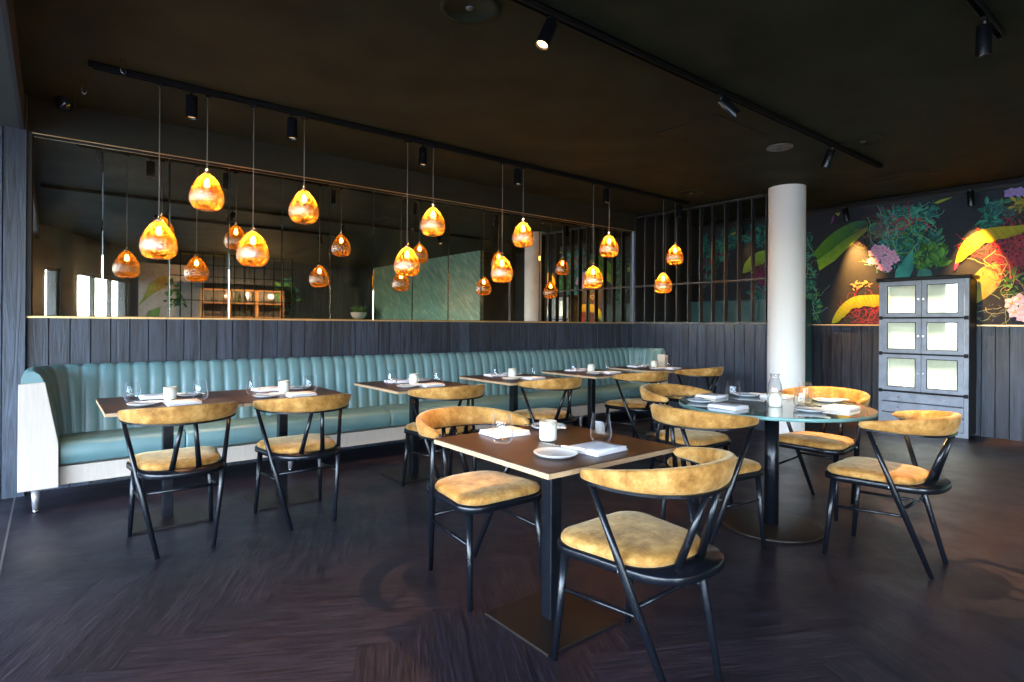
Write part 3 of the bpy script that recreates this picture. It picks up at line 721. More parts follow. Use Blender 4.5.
lathe_obj('carafe_body', [(0, .004), (.040, .004), (.045, .012), (.046, .06), (.040, .11), (.027, .15), (.026, .165), (.030, .18), (.028, .18), (.024, .165), (.025, .15), (.038, .11), (.0435, .06), (.042, .014), (0, .010)], M['glass'], ca)
# menu card on the corner table
mc = MB().set(smooth=False)
for s in (-1, 1): mc.box((0, s * .022, .073), (.085, .0025, .15), m=Matrix.Rotation(R(s * 16), 3, 'X'))
o = mc.build('menu_card', M['card']); o.location = (5.755, 4.30, TH + .0012); o.rotation_euler = (0, 0, R(-40)); tag(o, 'folded tan menu card standing on the far corner bench table', 'menu')

# ------------------------------------------------------------------ ceiling tracks, spots, pendants
def track(label, x0, x1, y, axis='x'):
    t = thing('ceiling_track', label, 'track', ((x0 + x1) / 2, y, CEIL) if axis == 'x' else (y, (x0 + x1) / 2, CEIL))
    h = (x1 - x0) / 2
    mb = MB().set(smooth=False)
    for a, b, z0, z1 in ((-.018, -.012, -.038, 0), (.012, .018, -.038, 0), (-.018, .018, -.008, 0)):
        if axis == 'x': mb.b2(-h, h, a, b, z0, z1)
        else: mb.b2(a, b, -h, h, z0, z1)
    mb.build('rail', M['blackmatt'], t)
    for e in (-1, 1):
        m2 = MB().set(smooth=False)
        p = (e * (h - .01), 0, -.02); m2.box(p if axis == 'x' else (0, p[0], -.02), (.02, .034, .036) if axis == 'x' else (.034, .02, .036)); m2.build('end_cap', M['blackmatt'], t)
    return t
track('long black ceiling track carrying the amber pendants above the bench tables', .172, 6.46, 4.42)
track('black ceiling track crossing above the front table to the white column', -.1, 6.42, 2.18)
track('short black ceiling track at the top right corner of the photo', 1.2, 4.04, .79)
track('black ceiling track along the top of the botanical mural', .9, 5.4, 8.08, 'y')

def spot(label, piv, dirv, bright, group, power=0, angle=40, lens='lens', Lc=.15, rad=.034):
    """piv: point under the track; dirv: where the can points"""
    t = thing('spotlight', label, 'spotlight', piv, 0, group)
    d = Vector(dirv).normalized()
    straight = d.z < -.995
    MB().set(smooth=False).b2(-.03, .03, -.014, .014, -.012, 0.0).build('track_adapter', M['blackmatt'], t)
    c0 = Vector((0, 0, -.035)) if straight else Vector((0, 0, -.055)) - d * .03 + (Vector((d.x, d.y, 0)).normalized() * .02)
    MB().tube((0, 0, -.012), (0, 0, -.055), .006, .006, 10).build('stem', M['greyleg' if not straight else 'blackmatt'], t)
    c1 = c0 + d * Lc
    mb = MB(); 
    mb.poly_tube([c0, c0 + d * .004, c1], [rad * .92, rad, rad], 24, False)
    mb.poly_tube([c1, c1 - d * .012], [rad * .90, rad * .80], 24, False)
    i = mb.add([c0]); 
    mb.set(smooth=False); mb.poly_tube([c0 + d * .0005, c0], [rad * .92, rad * .5], 24, True)
    mb.poly_tube([c1 - d * .0001, c1], [rad, rad * .9], 24, False)
    mb.build('lamp_can', M['black'], t)
    MB().set(smooth=False).poly_tube([c1 - d * .013, c1 - d * .012], [rad * .80, rad * .80], 24).build('lens', M[lens], t)
    if power:
        ld = bpy.data.lights.new('spot_beam', 'SPOT'); ld.energy = power; ld.color = (1, .40, .08) if 'mural' in label else (1, .58, .24); ld.spot_size = R(angle); ld.spot_blend = 1.0 if 'mural' in label else .6; ld.shadow_soft_size = .02
        lo = bpy.data.objects.new('spot_beam', ld); COL.objects.link(lo); lo.parent = t; lo.location = c1 + d * .006
        lo.rotation_mode = 'QUATERNION'; lo.rotation_quaternion = d.to_track_quat('-Z', 'Y')
    return t
ZT = CEIL - .038
s1 = ['first', 'second', 'third', 'fourth', 'fifth', 'sixth']
for i, x in enumerate((.74, 1.41, 2.53, 3.60, 4.888, 6.27)):
    spot('short black cylinder spotlight on the pendant track, %s from the left' % s1[i], (x, 4.42, ZT), (0, 0, -1), False, 'spotlights on the pendant track', 125, 50, 'lensdim', .15, .036)
g2 = 'tilted spotlights on the middle track'
spot('tilted black spotlight with bright lens at the top centre of the photo', (2.0, 2.18, ZT), (-.07, -.0, -.144), True, g2, 260, 50)
spot('tilted black spotlight with glowing lens midway along the middle track', (3.56, 2.18, ZT), (.075, -.095, -.137), True, g2, 900, 74)
spot('tilted black spotlight on the middle track near the white column', (5.31, 2.18, ZT), (.013, .06, -.154), False, g2, 0, 40, 'lensdim')
spot('black spotlight hanging from the short track at top right', (3.70, .79, ZT), (.03, .01, -.16), False, None, 42, 60, 'lensdim')
g4 = 'spotlights lighting the mural'
spot('black spotlight above the mural, over the big green leaf', (8.08, 3.17, ZT), (.090, -.06, -.50), False, g4, 950, 48, 'lensdim', .17)
spot('black spotlight above the mural, over the yellow leaf by the cabinet', (8.08, 1.85, ZT), (.090, -.01, -.50), False, g4, 800, 52, 'lensdim', .17)
spot('black spotlight above the mural, seen through the slatted screen', (8.08, 4.62, ZT), (.10, .0, -.22), False, g4, 6, 40, 'lens', .17)

def make_pendant():
    t = thing('pendant_lamp', 'x', 'pendant lamp')      # origin at the bottom of the shade
    prof = [(.054, 0), (.076, .006), (.095, .024), (.1075, .050), (.1115, .078), (.109, .108), (.100, .141), (.085, .173), (.066, .204), (.044, .232), (.018, .252)]
    sh = MB().lathe(prof, 48); o = sh.build('glass_shade', M['amber'], t); sub2(o)
    bm = MB(); bm.lathe([(.056, 0), (.048, .003), (.0, .005)], 48); bm.build('shade_base', M['amber'], t)
    MB().lathe([(0, .282), (.009, .280), (.012, .268), (.019, .256), (.0195, .246), (0, .246)], 20).build('socket_cap', M['steel'], t)
    MB().tube((0, 0, .248), (0, 0, .212), .011, .011, 16).build('lamp_holder', M['brass'], t)
    b = MB(); b.lathe([(0, .158), (.010, .160), (.0155, .168), (.0165, .178), (.0145, .192), (.010, .204), (.009, .212)], 16); b.build('bulb', M['bulb'], t)
    return t
pend = [(.837, 2.154, 'high amber glass pendant, first pair at the left'), (.554, 1.795, 'low amber glass pendant, first pair at the left, leftmost of all'),
 (1.138, 1.788, 'low amber glass pendant, second pair from the left'), (1.502, 2.140, 'high amber glass pendant, second pair from the left'),
 (2.636, 2.160, 'high amber glass pendant, third pair from the left'), (2.382, 1.787, 'low amber glass pendant, third pair from the left'),
 (3.411, 1.787, 'low amber glass pendant, fourth pair from the left'), (3.673, 2.153, 'high amber glass pendant, fourth pair from the left'),
 (4.685, 1.783, 'low amber glass pendant, fifth pair from the left'), (4.943, 2.150, 'high amber glass pendant, fifth pair from the left'),
 (5.942, 1.781, 'low amber glass pendant in the pair nearest the slatted screen'), (6.185, 2.149, 'high amber glass pendant in the pair nearest the slatted screen')]
p0 = make_pendant()
for i, (x, z, lb) in enumerate(pend):
    o = p0 if i == 0 else copy_tree(p0)
    o.location = (x, 4.42, z - .138); o.rotation_euler = (0, 0, i * 1.3); tag(o, lb + ' above the banquette tables', 'pendant lamp', 'amber glass pendant lamps')
for i, (x, z, lb) in enumerate(pend):
    o = [q for q in bpy.data.objects if q.get('label') == lb + ' above the banquette tables'][0]
    L = ZT - (z - .138)
    MB().tube((0, 0, .279), (0, 0, L - .02), .0032, .0032, 8).build('cord', M['cordgrey'], o)
    MB().set(smooth=False).box((0, 0, L - .011), (.036, .028, .022)).build('track_adapter', M['blackmatt'], o)

# ------------------------------------------------------------------ things on the ceiling
def disc(name, label, x, y, r, mat, cat, group=None):
    t = thing(name, label, cat, (x, y, CEIL), 0, group)
    MB().lathe([(0, -.006), (r * .8, -.006), (r * .82, -.012), (r, -.010), (r, 0)], 40).build('rim', mat, t)
    MB().lathe([(0, -.014), (r * .12, -.013), (r * .14, -.0062)], 16).build('centre_cap', M['grey'], t)
    return t
disc('ceiling_speaker', 'small round grey ceiling speaker grille above the column side', 5.10, 2.54, .11, M['grey'], 'speaker')
disc('ceiling_vent', 'round dark ceiling vent beside the end of the middle track', 5.48, 2.0, .17, M['ceiling'], 'vent', 'round dark ceiling vents')
disc('ceiling_vent', 'round dark ceiling vent cut by the top edge of the photo', 1.65, 2.42, .15, M['ceiling'], 'vent', 'round dark ceiling vents')
disc('ceiling_vent', 'round dark ceiling vent near the slatted screen, beyond the pendant track', 6.05, 4.1, .17, M['ceiling'], 'vent', 'round dark ceiling vents')
def slot(label, x0, x1, y0, y1, g):
    t = thing('ceiling_hatch', label, 'hatch', ((x0 + x1) / 2, (y0 + y1) / 2, CEIL), 0, g)
    hx, hy = (x1 - x0) / 2, (y1 - y0) / 2
    mb = MB().set(smooth=False)
    for a in ((-hx, hx, -hy, -hy + .012), (-hx, hx, hy - .012, hy), (-hx, -hx + .012, -hy, hy), (hx - .012, hx, -hy, hy)): mb.b2(*a, -.005, 0)
    mb.build('frame', M['blackmatt'], t)
    MB().set(smooth=False).b2(-hx + .014, hx - .014, -hy + .014, hy - .014, -.003, 0).build('panel', M['ceiling'], t)
slot('square flush access hatch in the dark ceiling beside the middle track', 3.95, 4.75, 2.45, 3.0, 'ceiling hatches')
slot('long slot grille in the dark ceiling near the mural', 6.95, 7.2, 1.9, 2.6, 'ceiling hatches')
cam_t = thing('security_camera', 'small black dome security camera in the dark ceiling corner at left', 'camera', (.07, 5.28, CEIL))
MB().lathe([(.06, 0), (.06, -.03), (.055, -.035)], 24).build('camera_base', M['blackmatt'], cam_t)
MB().lathe([(.052, -.034), (.05, -.055), (.036, -.078), (0, -.088)], 24).build('dome', simple('smoked_dome', (.01, .01, .01), .05, spec=.8), cam_t)
for lb, x, y in (('small wire hook hanging from the ceiling left of the pendant track end', .165, 4.78), ('small wire hook hanging from the ceiling above the pendant track end', .34, 4.24)):
    pts = [(-.012, 0, 0), (-.014, 0, -.05), (-.008, 0, -.085), (.004, 0, -.095), (.012, 0, -.08), (.010, 0, -.05), (.002, 0, -.001)]
    o = MB().poly_tube(pts, [.003] * len(pts), 8).build('ceiling_hook', M['steel']); o.location = (x, y, CEIL); tag(o, lb, 'hook', 'ceiling hooks')

# ------------------------------------------------------------------ cabinet
cb = thing('display_cabinet', 'tall grey-blue cabinet with six glazed doors and drawers by the mural', 'cabinet', (8.12, 2.27, 0))
co = (8.12, 2.27)
XF = 7.975 - co[0]; YL, YR = 2.715 - co[1], 1.825 - co[1]; XBk = 8.285 - co[0]; HC = 1.79
mb = MB().set(smooth=False)
mb.b2(XF + .02, XBk, YR, YR + .018, 0.03, HC); mb.b2(XF + .02, XBk, YL - .018, YL, 0.03, HC); mb.b2(XBk - .012, XBk, YR, YL, .03, HC)
mb.build('carcass', M['cabdark'], cb)
mb = MB().set(smooth=False); mb.b2(XF - .025, XBk, YR - .03, YL + .03, HC, HC + .045); mb.build('cornice', M['cabdark'], cb, .008)
mb = MB().set(smooth=False)
mb.b2(XBk - .016, XBk - .0125, YR + .02, YL - .02, .48, HC - .005); mb.b2(XF + .03, XBk - .02, YR + .0185, YR + .021, .48, HC - .005); mb.b2(XF + .03, XBk - .02, YL - .021, YL - .0185, .48, HC - .005)
mb.build('lining', M['cabin'], cb)
rows = [(1.355, 1.785), (.925, 1.345), (.475, .915)]
for z in (.467, .92, 1.35): MB().set(smooth=False).b2(XF + .025, XBk - .017, YR + .022, YL - .022, z - .006, z + .006).build('shelf', M['cabin'], cb)
mb = MB().set(smooth=False)
st = .052
mb.b2(XF, XF + .02, YR, YR + st - .012, .03, HC); mb.b2(XF, XF + .02, YL - st + .012, YL, .03, HC)
mb.b2(XF + .001, XF + .0195, (YR + YL) / 2 - .02, (YR + YL) / 2 + .02, .03, HC)
mb.b2(XF - .0014, XF + .021, YR + .0008, YL - .0008, HC - .015, HC - .0005); mb.b2(XF - .0014, XF + .021, YR - .001, YL + .001, .0, .05)
mb.build('face_frame', M['cab'], cb)
mid = (YR + YL) / 2
for z in (.467, .92, 1.35): MB().set(smooth=False).b2(XF - .0012, XF + .0205, YR + .001, YL - .001, z - .022, z + .022).build('row_divider', M['cabdark'], cb)
for z0, z1 in rows:
    for a, b, hs in ((YR + .042, mid - .002, 1), (mid + .002, YL - .042, -1)):
        d = MB().set(smooth=False); q = .058; zz0, zz1 = z0 + .004, z1 - .004
        d.b2(XF - .016, XF + .004, a + q, b - q, zz0, zz0 + q - .01); d.b2(XF - .016, XF + .004, a + q, b - q, zz1 - q + .01, zz1); d.b2(XF - .016, XF + .004, a, a + q, zz0, zz1); d.b2(XF - .016, XF + .004, b - q, b, zz0, zz1)
        dr = d.build('door', M['cab'], cb, .004)
        MB().set(smooth=False).b2(XF - .006, XF - .003, a + q - .004, b - q + .004, zz0 + q - .014, zz1 - q + .014).build('glass_pane', M['cabpane'], dr)
        fm = MB().set(smooth=False); g = .006
        for r_ in ((a + q - g, b - q + g, zz0 + q - .01 - g, zz0 + q - .01 + g * .3), (a + q - g, b - q + g, zz1 - q + .01 - g * .3, zz1 - q + .01 + g), (a + q - g, a + q + g * .3, zz0 + q - .01, zz1 - q + .01), (b - q - g * .3, b - q + g, zz0 + q - .01, zz1 - q + .01)): fm.b2(XF - .019, XF - .015, *r_)
        fm.build('pane_bead', M['cabdark'], dr)
        ky = (b - .022) if hs > 0 else (a + .022)
        k = MB(); k.poly_tube([(XF - .016, ky, (z0 + z1) / 2), (XF - .026, ky, (z0 + z1) / 2), (XF - .034, ky, (z0 + z1) / 2)], [.006, .005, .011], 12); k.build('knob', M['steel'], dr)
for z0, z1 in ((.345, .455), (.215, .335), (.060, .205)):
    dr = MB().set(smooth=False).b2(XF - .014, XF + .15, YR + .042, YL - .042, z0, z1).build('drawer', M['cab'], cb, .004)
    for ky in (YR + .22, YL - .22):
        k = MB(); zc = (z0 + z1) / 2; k.poly_tube([(XF - .014, ky, zc), (XF - .024, ky, zc), (XF - .034, ky, zc)], [.007, .006, .013], 12); k.build('knob', M['steel'], dr)
for yy in (YR + .2, YL - .2):                   # added unseen fill lights, brighten the interior so the panes read white
    for z0, z1 in rows:
        ld = bpy.data.lights.new('cabinet_fill_light', 'AREA'); ld.shape = 'RECTANGLE'; ld.size = .36; ld.size_y = .02; ld.energy = 7; ld.color = (1, .98, .86)
        lo = bpy.data.objects.new('cabinet_fill_light', ld); COL.objects.link(lo); lo.parent = cb; lo.location = (XF + .05, yy, z1 - .02); lo.rotation_euler = (0, R(-25), 0); lo.rotation_euler = (R(0), R(28), R(0)); ld.size, ld.size_y = .02, .36
gl0 = None
for i, (yy, zz) in enumerate([(YL - .14, .474), (YL - .26, .474), (YL - .36, .474), (YR + .32, .474), (YR + .18, .474)]):
    lb = 'white cup inside the lowest glazed row of the grey cabinet, %s from the left' % s1[i]
    if gl0 is None: o = gl0 = lathe_obj('cup', [(0, 0), (.022, 0), (.035, .02), (.038, .07), (.035, .07), (.03, .02), (0, .008)], M['ceramic'])
    else: o = gl0.copy(); COL.objects.link(o)
    o.location = (co[0] + XF + .14, co[1] + yy, zz); tag(o, lb, 'cup', 'cups in the grey cabinet')

# ------------------------------------------------------------------ mural (flat printed wallpaper)
def mural(name, label, place, base, elems, rect, seed):
    rnd = random.Random(seed); mb = MB().set(smooth=False); layer = [0]
    def P(p, k): return place(p[0], p[1], k * .00022 + .002)
    a0, a1, z0, z1 = rect
    nx, nz = 24, 10
    for i in range(nx):
        for j in range(nz):
            cs = []
            q = [(a0 + (a1 - a0) * (i + di) / nx, z0 + (z1 - z0) * (j + dj) / nz) for di, dj in ((0, 0), (1, 0), (1, 1), (0, 1))]
            mb.set(col=base); mb.quad(*[P(p, 0) for p in q])
    def strip(A, B, ca, cb, ribs=None):
        layer[0] += 1; n = len(A); b = mb.add([P(p, layer[0]) for p in A] + [P(p, layer[0]) for p in B])
        for k in range(n - 1):
            u0, u1 = k / (n - 1), (k + 1) / (n - 1)
            def mixc(c, u):
                return tuple(c[0][q] * (1 - u) + c[1][q] * u for q in range(3))
            mb.set(col=[mixc(ca, u0), mixc(ca, u1), mixc(cb, u1), mixc(cb, u0)]); mb.face((b + k, b + k + 1, b + n + k + 1, b + n + k))
    def resample(A, n):
        L = [0]
        for p, q in zip(A, A[1:]): L.append(L[-1] + math.hypot(q[0] - p[0], q[1] - p[1]))
        out = []
        for k in range(n):
            t = L[-1] * k / (n - 1); i = 0
            while i < len(A) - 2 and L[i + 1] < t: i += 1
            s = (t - L[i]) / max(1e-9, L[i + 1] - L[i]); out.append((A[i][0] + (A[i + 1][0] - A[i][0]) * s, A[i][1] + (A[i + 1][1] - A[i][1]) * s))
        return out
    def banana(A, B, c_tip, c_end, dark):
        n = 41; A = resample(A, n); B = resample(B, n)
        M_ = [((p[0] + q[0]) / 2 * 1, (p[1] * .72 + q[1] * .28)) for p, q in zip(A, B)]
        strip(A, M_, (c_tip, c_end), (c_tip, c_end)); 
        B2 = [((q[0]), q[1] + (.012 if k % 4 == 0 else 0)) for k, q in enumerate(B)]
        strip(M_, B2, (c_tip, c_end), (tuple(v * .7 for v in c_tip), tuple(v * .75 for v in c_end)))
        for k in range(1, n - 1, 2):
            p, q = A[k], B[k]; m = ((p[0] * .95 + q[0] * .05), (p[1] * .95 + q[1] * .05)); w = .006
            layer[0] += .02; b = mb.add([P((m[0] - w / 2, m[1]), layer[0] + 1), P((m[0] + w / 2, m[1]), layer[0] + 1), P((q[0] + w / 2, q[1]), layer[0] + 1), P((q[0] - w / 2, q[1]), layer[0] + 1)])
            u = k / n; mb.set(col=tuple((c_tip[i] * (1 - u) + c_end[i] * u) * dark for i in range(3))); mb.face((b, b + 1, b + 2, b + 3))
        layer[0] += 1
    def fan(pts, cols):
        layer[0] += 1; cx = sum(p[0] for p in pts) / len(pts); cz = sum(p[1] for p in pts) / len(pts)
        b = mb.add([P((cx, cz), layer[0])] + [P(p, layer[0]) for p in pts]); n = len(pts)
        cm = tuple(sum(c[i] for c in cols) / len(cols) for i in range(3))
        for k in range(n): mb.set(col=[cm, cols[k % len(cols)], cols[(k + 1) % len(cols)]]); mb.face((b, b + 1 + k, b + 1 + (k + 1) % n))
    def leaf(x, z, a, l, w, c0, c1):
        layer[0] += .004; ca, sa = math.cos(a), math.sin(a)
        pts = [(0, 0), (.3, .42), (.6, .5), (.85, .25), (1, 0), (.85, -.25), (.6, -.5), (.3, -.42)]
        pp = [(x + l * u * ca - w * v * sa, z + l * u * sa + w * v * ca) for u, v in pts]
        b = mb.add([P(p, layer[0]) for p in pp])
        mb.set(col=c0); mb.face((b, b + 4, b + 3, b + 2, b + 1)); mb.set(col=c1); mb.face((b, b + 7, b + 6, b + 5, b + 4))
    def bush(x, z, rx, rz, n, l, cols, ang=None):
        for _ in range(n):
            while True:
                u, v = rnd.uniform(-1, 1), rnd.uniform(-1, 1)
                if u * u + v * v < 1: break
            cc = rnd.choice(cols); k = rnd.uniform(.6, 1.3); cc = tuple(q * k for q in cc)
            ll = l * rnd.uniform(.5, 1.3); a = rnd.uniform(0, 2 * PI) if ang is None else ang + rnd.gauss(0, .7)
            leaf(x + u * rx, z + v * rz, a, ll, ll * rnd.uniform(.25, .5), cc, tuple(q * .7 for q in cc))
        layer[0] += 1
    def vine(x, z, n, step, c, w=.004, turn=.5, a=None):
        a = rnd.uniform(0, 2 * PI) if a is None else a; layer[0] += .01; prev = None
        for k in range(n):
            p = [(x - math.sin(a) * w / 2, z + math.cos(a) * w / 2), (x + math.sin(a) * w / 2, z - math.cos(a) * w / 2)]
            if not (min(a0, a1) < x < max(a0, a1) and z0 < z < z1): break
            ids = mb.add([P(q, layer[0]) for q in p])
            if prev is not None: mb.set(col=c); mb.face((prev, prev + 1, ids + 1, ids))
            prev = ids; a += rnd.gauss(0, turn); x += math.cos(a) * step; z += math.sin(a) * step
    def tangle(x, z, r, n, c, w=.004):
        for _ in range(n): vine(x + rnd.uniform(-r, r), z + rnd.uniform(-r, r) * .7, 16, .02, tuple(q * rnd.uniform(.6, 1.4) for q in c), w, .45)
        layer[0] += .5
    def orchid(x, z, s, c, cc):
        a0_ = rnd.uniform(0, 2)
        for k in range(5): leaf(x, z, a0_ + k * 2 * PI / 5, s, s * .8, tuple(min(1, q * rnd.uniform(.85, 1.1)) for q in c), tuple(q * .8 for q in c))
        for k in range(3): leaf(x, z, a0_ + k * 2, s * .35, s * .25, cc, cc)
    elems(dict(strip=strip, banana=banana, fan=fan, leaf=leaf, bush=bush, vine=vine, tangle=tangle, orchid=orchid, rnd=rnd))
    # keep the print inside its wall
    o = mb.build(name, M['mural']); tag(o, label, 'mural'); return o
LV = {
'leaf1': [(3.656, 2.256), (3.519, 2.41), (3.391, 2.516), (3.28, 2.577), (3.171, 2.621), (3.091, 2.637), (2.986, 2.628), (2.954, 2.578)],
'leaf1b': [(3.546, 2.124), (3.614, 2.06), (3.566, 2.013), (3.445, 2.086), (3.361, 2.139), (3.291, 2.208), (3.237, 2.262), (3.156, 2.342), (3.063, 2.413), (2.979, 2.481)],
'mid1': [(3.60, 2.17), (3.418, 2.285), (3.251, 2.415), (3.1, 2.52), (2.965, 2.56)],
'b2t': [(3.398, 1.285), (3.384, 1.349), (3.342, 1.438), (3.287, 1.517), (3.219, 1.583), (3.138, 1.631), (3.058, 1.651), (2.954, 1.656), (2.839, 1.652), (2.70, 1.63), (2.60, 1.58)],
'b2b': [(3.327, 1.285), (3.3, 1.319), (3.231, 1.372), (3.177, 1.436), (3.137, 1.488), (3.07, 1.478), (2.979, 1.514), (2.901, 1.489), (2.838, 1.502), (2.70, 1.49), (2.60, 1.48)],
'b3t': [(2.031, 1.99), (2.014, 2.092), (1.984, 2.18), (1.942, 2.252), (1.881, 2.304), (1.821, 2.34), (1.741, 2.368), (1.663, 2.373), (1.53, 2.366), (1.421, 2.364), (1.25, 2.33), (1.0, 2.22)],
'b3b': [(1.993, 1.993), (1.962, 2.016), (1.917, 2.058), (1.87, 2.1), (1.819, 2.138), (1.77, 2.196), (1.711, 2.202), (1.633, 2.226), (1.538, 2.24), (1.42, 2.279), (1.25, 2.22), (1.0, 2.15)],
}
TG = [(.02, .13, .11), (.03, .20, .15), (.015, .09, .10), (.05, .26, .17), (.02, .16, .18)]
GG = [(.05, .18, .03), (.03, .12, .03), (.09, .26, .05), (.02, .10, .05)]
def el_main(k):
    b, t, v, lf, fan, orch, rnd = k['bush'], k['tangle'], k['vine'], k['leaf'], k['fan'], k['orchid'], k['rnd']
    fan([(1.846, 1.849), (1.798, 1.909), (1.739, 1.955), (1.651, 1.985), (1.613, 1.908), (1.599, 1.809), (1.621, 1.724), (1.679, 1.64), (1.757, 1.568), (1.836, 1.515), (1.95, 1.55), (1.98, 1.75)], [(.24, .22, .05), (.30, .28, .06), (.16, .20, .06), (.22, .24, .08)])
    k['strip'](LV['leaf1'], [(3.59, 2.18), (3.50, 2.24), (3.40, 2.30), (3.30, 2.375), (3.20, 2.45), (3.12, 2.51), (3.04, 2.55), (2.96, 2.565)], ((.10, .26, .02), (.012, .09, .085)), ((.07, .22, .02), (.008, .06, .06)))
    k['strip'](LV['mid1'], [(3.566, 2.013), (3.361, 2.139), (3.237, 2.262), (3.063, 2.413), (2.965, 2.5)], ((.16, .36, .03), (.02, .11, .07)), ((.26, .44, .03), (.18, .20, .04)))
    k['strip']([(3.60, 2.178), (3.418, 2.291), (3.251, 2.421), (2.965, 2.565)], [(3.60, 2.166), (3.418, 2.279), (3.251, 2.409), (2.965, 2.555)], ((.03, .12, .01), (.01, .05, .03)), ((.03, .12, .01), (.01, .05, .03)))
    # left foliage by the column
    b(3.80, 2.35, .13, .30, 90, .09, TG); b(3.76, 1.9, .14, .30, 110, .08, TG); b(3.70, 1.5, .16, .20, 70, .08, TG + GG)
    for _ in range(26): v(3.75 + rnd.uniform(-.12, .1), rnd.uniform(1.35, 2.3), 14, .022, rnd.choice([(.12, .32, .22), (.25, .35, .25), (.20, .30, .12)]), .005, .4)
    # fern mass in the middle
    b(2.62, 2.52, .28, .22, 240, .10, TG); b(2.45, 2.30, .24, .26, 240, .10, TG + GG); b(2.68, 2.18, .16, .20, 90, .08, TG); b(2.40, 2.62, .20, .10, 80, .09, TG)
    t(2.78, 2.60, .14, 26, (.16, .02, .05)); t(2.85, 2.35, .16, 30, (.16, .13, .06)); t(2.50, 2.50, .05, 10, (.35, .02, .05), .008)
    for _ in range(40): v(2.6 + rnd.uniform(-.28, .28), rnd.uniform(2.1, 2.65), 14, .022, rnd.choice([(.10, .40, .30), (.06, .30, .32), (.20, .40, .12)]), .005, .35)
    b(2.28, 2.05, .16, .14, 90, .12, GG, 1.3)
    fan([(2.655, 1.85), (2.64, 1.954), (2.583, 2.034), (2.536, 2.112), (2.455, 2.20), (2.453, 1.95), (2.50, 1.84)], [(.03, .22, .20), (.05, .30, .26), (.02, .14, .14)])
    fan([(2.42, 1.84), (2.40, 1.93), (2.33, 1.96), (2.27, 1.93), (2.25, 1.84)], [(.05, .20, .16), (.03, .14, .13)])
    for x, z in ((2.868, 2.255), (2.792, 2.247), (2.906, 2.201), (2.74, 2.20), (2.829, 2.152), (2.867, 2.09), (2.766, 2.096), (2.68, 2.165), (2.644, 2.094), (2.717, 2.05), (2.803, 2.01), (2.729, 1.985), (2.918, 2.094), (2.705, 2.113), (2.84, 2.20)): orch(x, z, .055, (.62, .36, .60), (.55, .20, .10))
    # banana leaf by the cabinet
    t(3.0, 1.42, .17, 40, (.24, .02, .05)); t(2.85, 1.40, .12, 26, (.30, .05, .05))
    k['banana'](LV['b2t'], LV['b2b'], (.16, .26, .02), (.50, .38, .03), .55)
    b(3.05, 1.78, .12, .05, 26, .05, [(.32, .27, .12), (.25, .2, .08)])
    # upper right leaves and the big yellow leaf
    b(1.62, 2.55, .16, .12, 70, .09, TG); b(1.72, 2.42, .10, .08, 40, .08, TG); t(1.45, 2.50, .10, 30, (.10, .05, .04)); b(1.45, 2.60, .06, .06, 30, .06, [(.36, .30, .04)])
    for x, z in ((1.54, 2.735), (1.47, 2.735), (1.41, 2.72)): orch(x, z, .06, (.36, .26, .60), (.3, .2, .4))
    fan([(2.245, 2.736), (2.179, 2.765), (2.06, 2.777), (2.135, 2.745), (2.2, 2.721)], [(.32, .34, .03), (.22, .28, .03)])
    fan([(3.365, 2.776), (3.295, 2.777), (3.322, 2.731)], [(.32, .34, .06)]); fan([(3.42, 2.64), (3.398, 2.727), (3.365, 2.758), (3.387, 2.665)], [(.2, .06, .22)])
    t(1.58, 2.10, .20, 70, (.34, .03, .05), .006); t(1.42, 2.10, .14, 40, (.30, .05, .07), .006); t(1.50, 1.92, .14, 36, (.26, .03, .05))
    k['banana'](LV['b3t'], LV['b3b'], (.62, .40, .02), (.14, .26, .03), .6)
    fan([(2.031, 1.99), (1.993, 1.993), (2.014, 1.937), (2.041, 1.901)], [(.45, .05, .18), (.35, .04, .15)])
    for _ in range(22): v(1.55 + rnd.uniform(-.12, .12), rnd.uniform(1.4, 1.9), 16, .022, rnd.choice([(.20, .28, .10), (.30, .32, .16)]), .006, .35)
    b(1.50, 1.75, .10, .16, 34, .06, GG); b(1.72, 1.42, .16, .09, 24, .05, [(.10, .10, .13), (.08, .11, .10)])
    for x, z in ((1.451, 1.547), (1.488, 1.414), (1.416, 1.365), (1.516, 1.512), (1.40, 1.50), (1.39, 1.40)): orch(x, z, .075, (.68, .58, .72), (.6, .35, .10))
    # behind the slatted screen
    b(5.45, 2.5, .22, .18, 110, .11, TG); b(5.1, 2.45, .20, .16, 110, .10, TG + [(.25, .03, .08)]); b(4.85, 2.6, .25, .12, 90, .10, TG); b(5.35, 2.15, .2, .25, 90, .10, TG + [(.25, .03, .08)]); b(4.42, 2.6, .14, .16, 60, .09, TG); b(4.4, 1.7, .16, .16, 60, .09, TG)
    k['banana']([(4.70, 2.05), (4.66, 2.2), (4.56, 2.31), (4.43, 2.36), (4.28, 2.38), (4.1, 2.36), (3.95, 2.3)], [(4.58, 2.06), (4.55, 2.10), (4.5, 2.13), (4.42, 2.15), (4.3, 2.19), (4.1, 2.22), (3.95, 2.22)], (.16, .30, .05), (.20, .36, .06), .6)
    t(4.35, 1.98, .12, 40, (.22, .03, .10), .006)
    for x, z in ((5.50, 2.17), (5.46, 2.24), (5.53, 2.26), (5.47, 2.12)): orch(x, z, .07, (.36, .30, .62), (.3, .2, .4))
    fan([(4.92, 2.66), (4.86, 2.69), (4.80, 2.70), (4.83, 2.66)], [(.34, .34, .05)])
mural('botanical_mural', 'dark botanical mural with banana leaves and orchids on the wall behind the cabinet', lambda y, z, d: (XM - d, min(max(y, .67), 5.88), min(max(z, SILL + .008), 2.798)), (.018, .024, .032), el_main, (5.88, .67, SILL + .007, 2.799), 3)
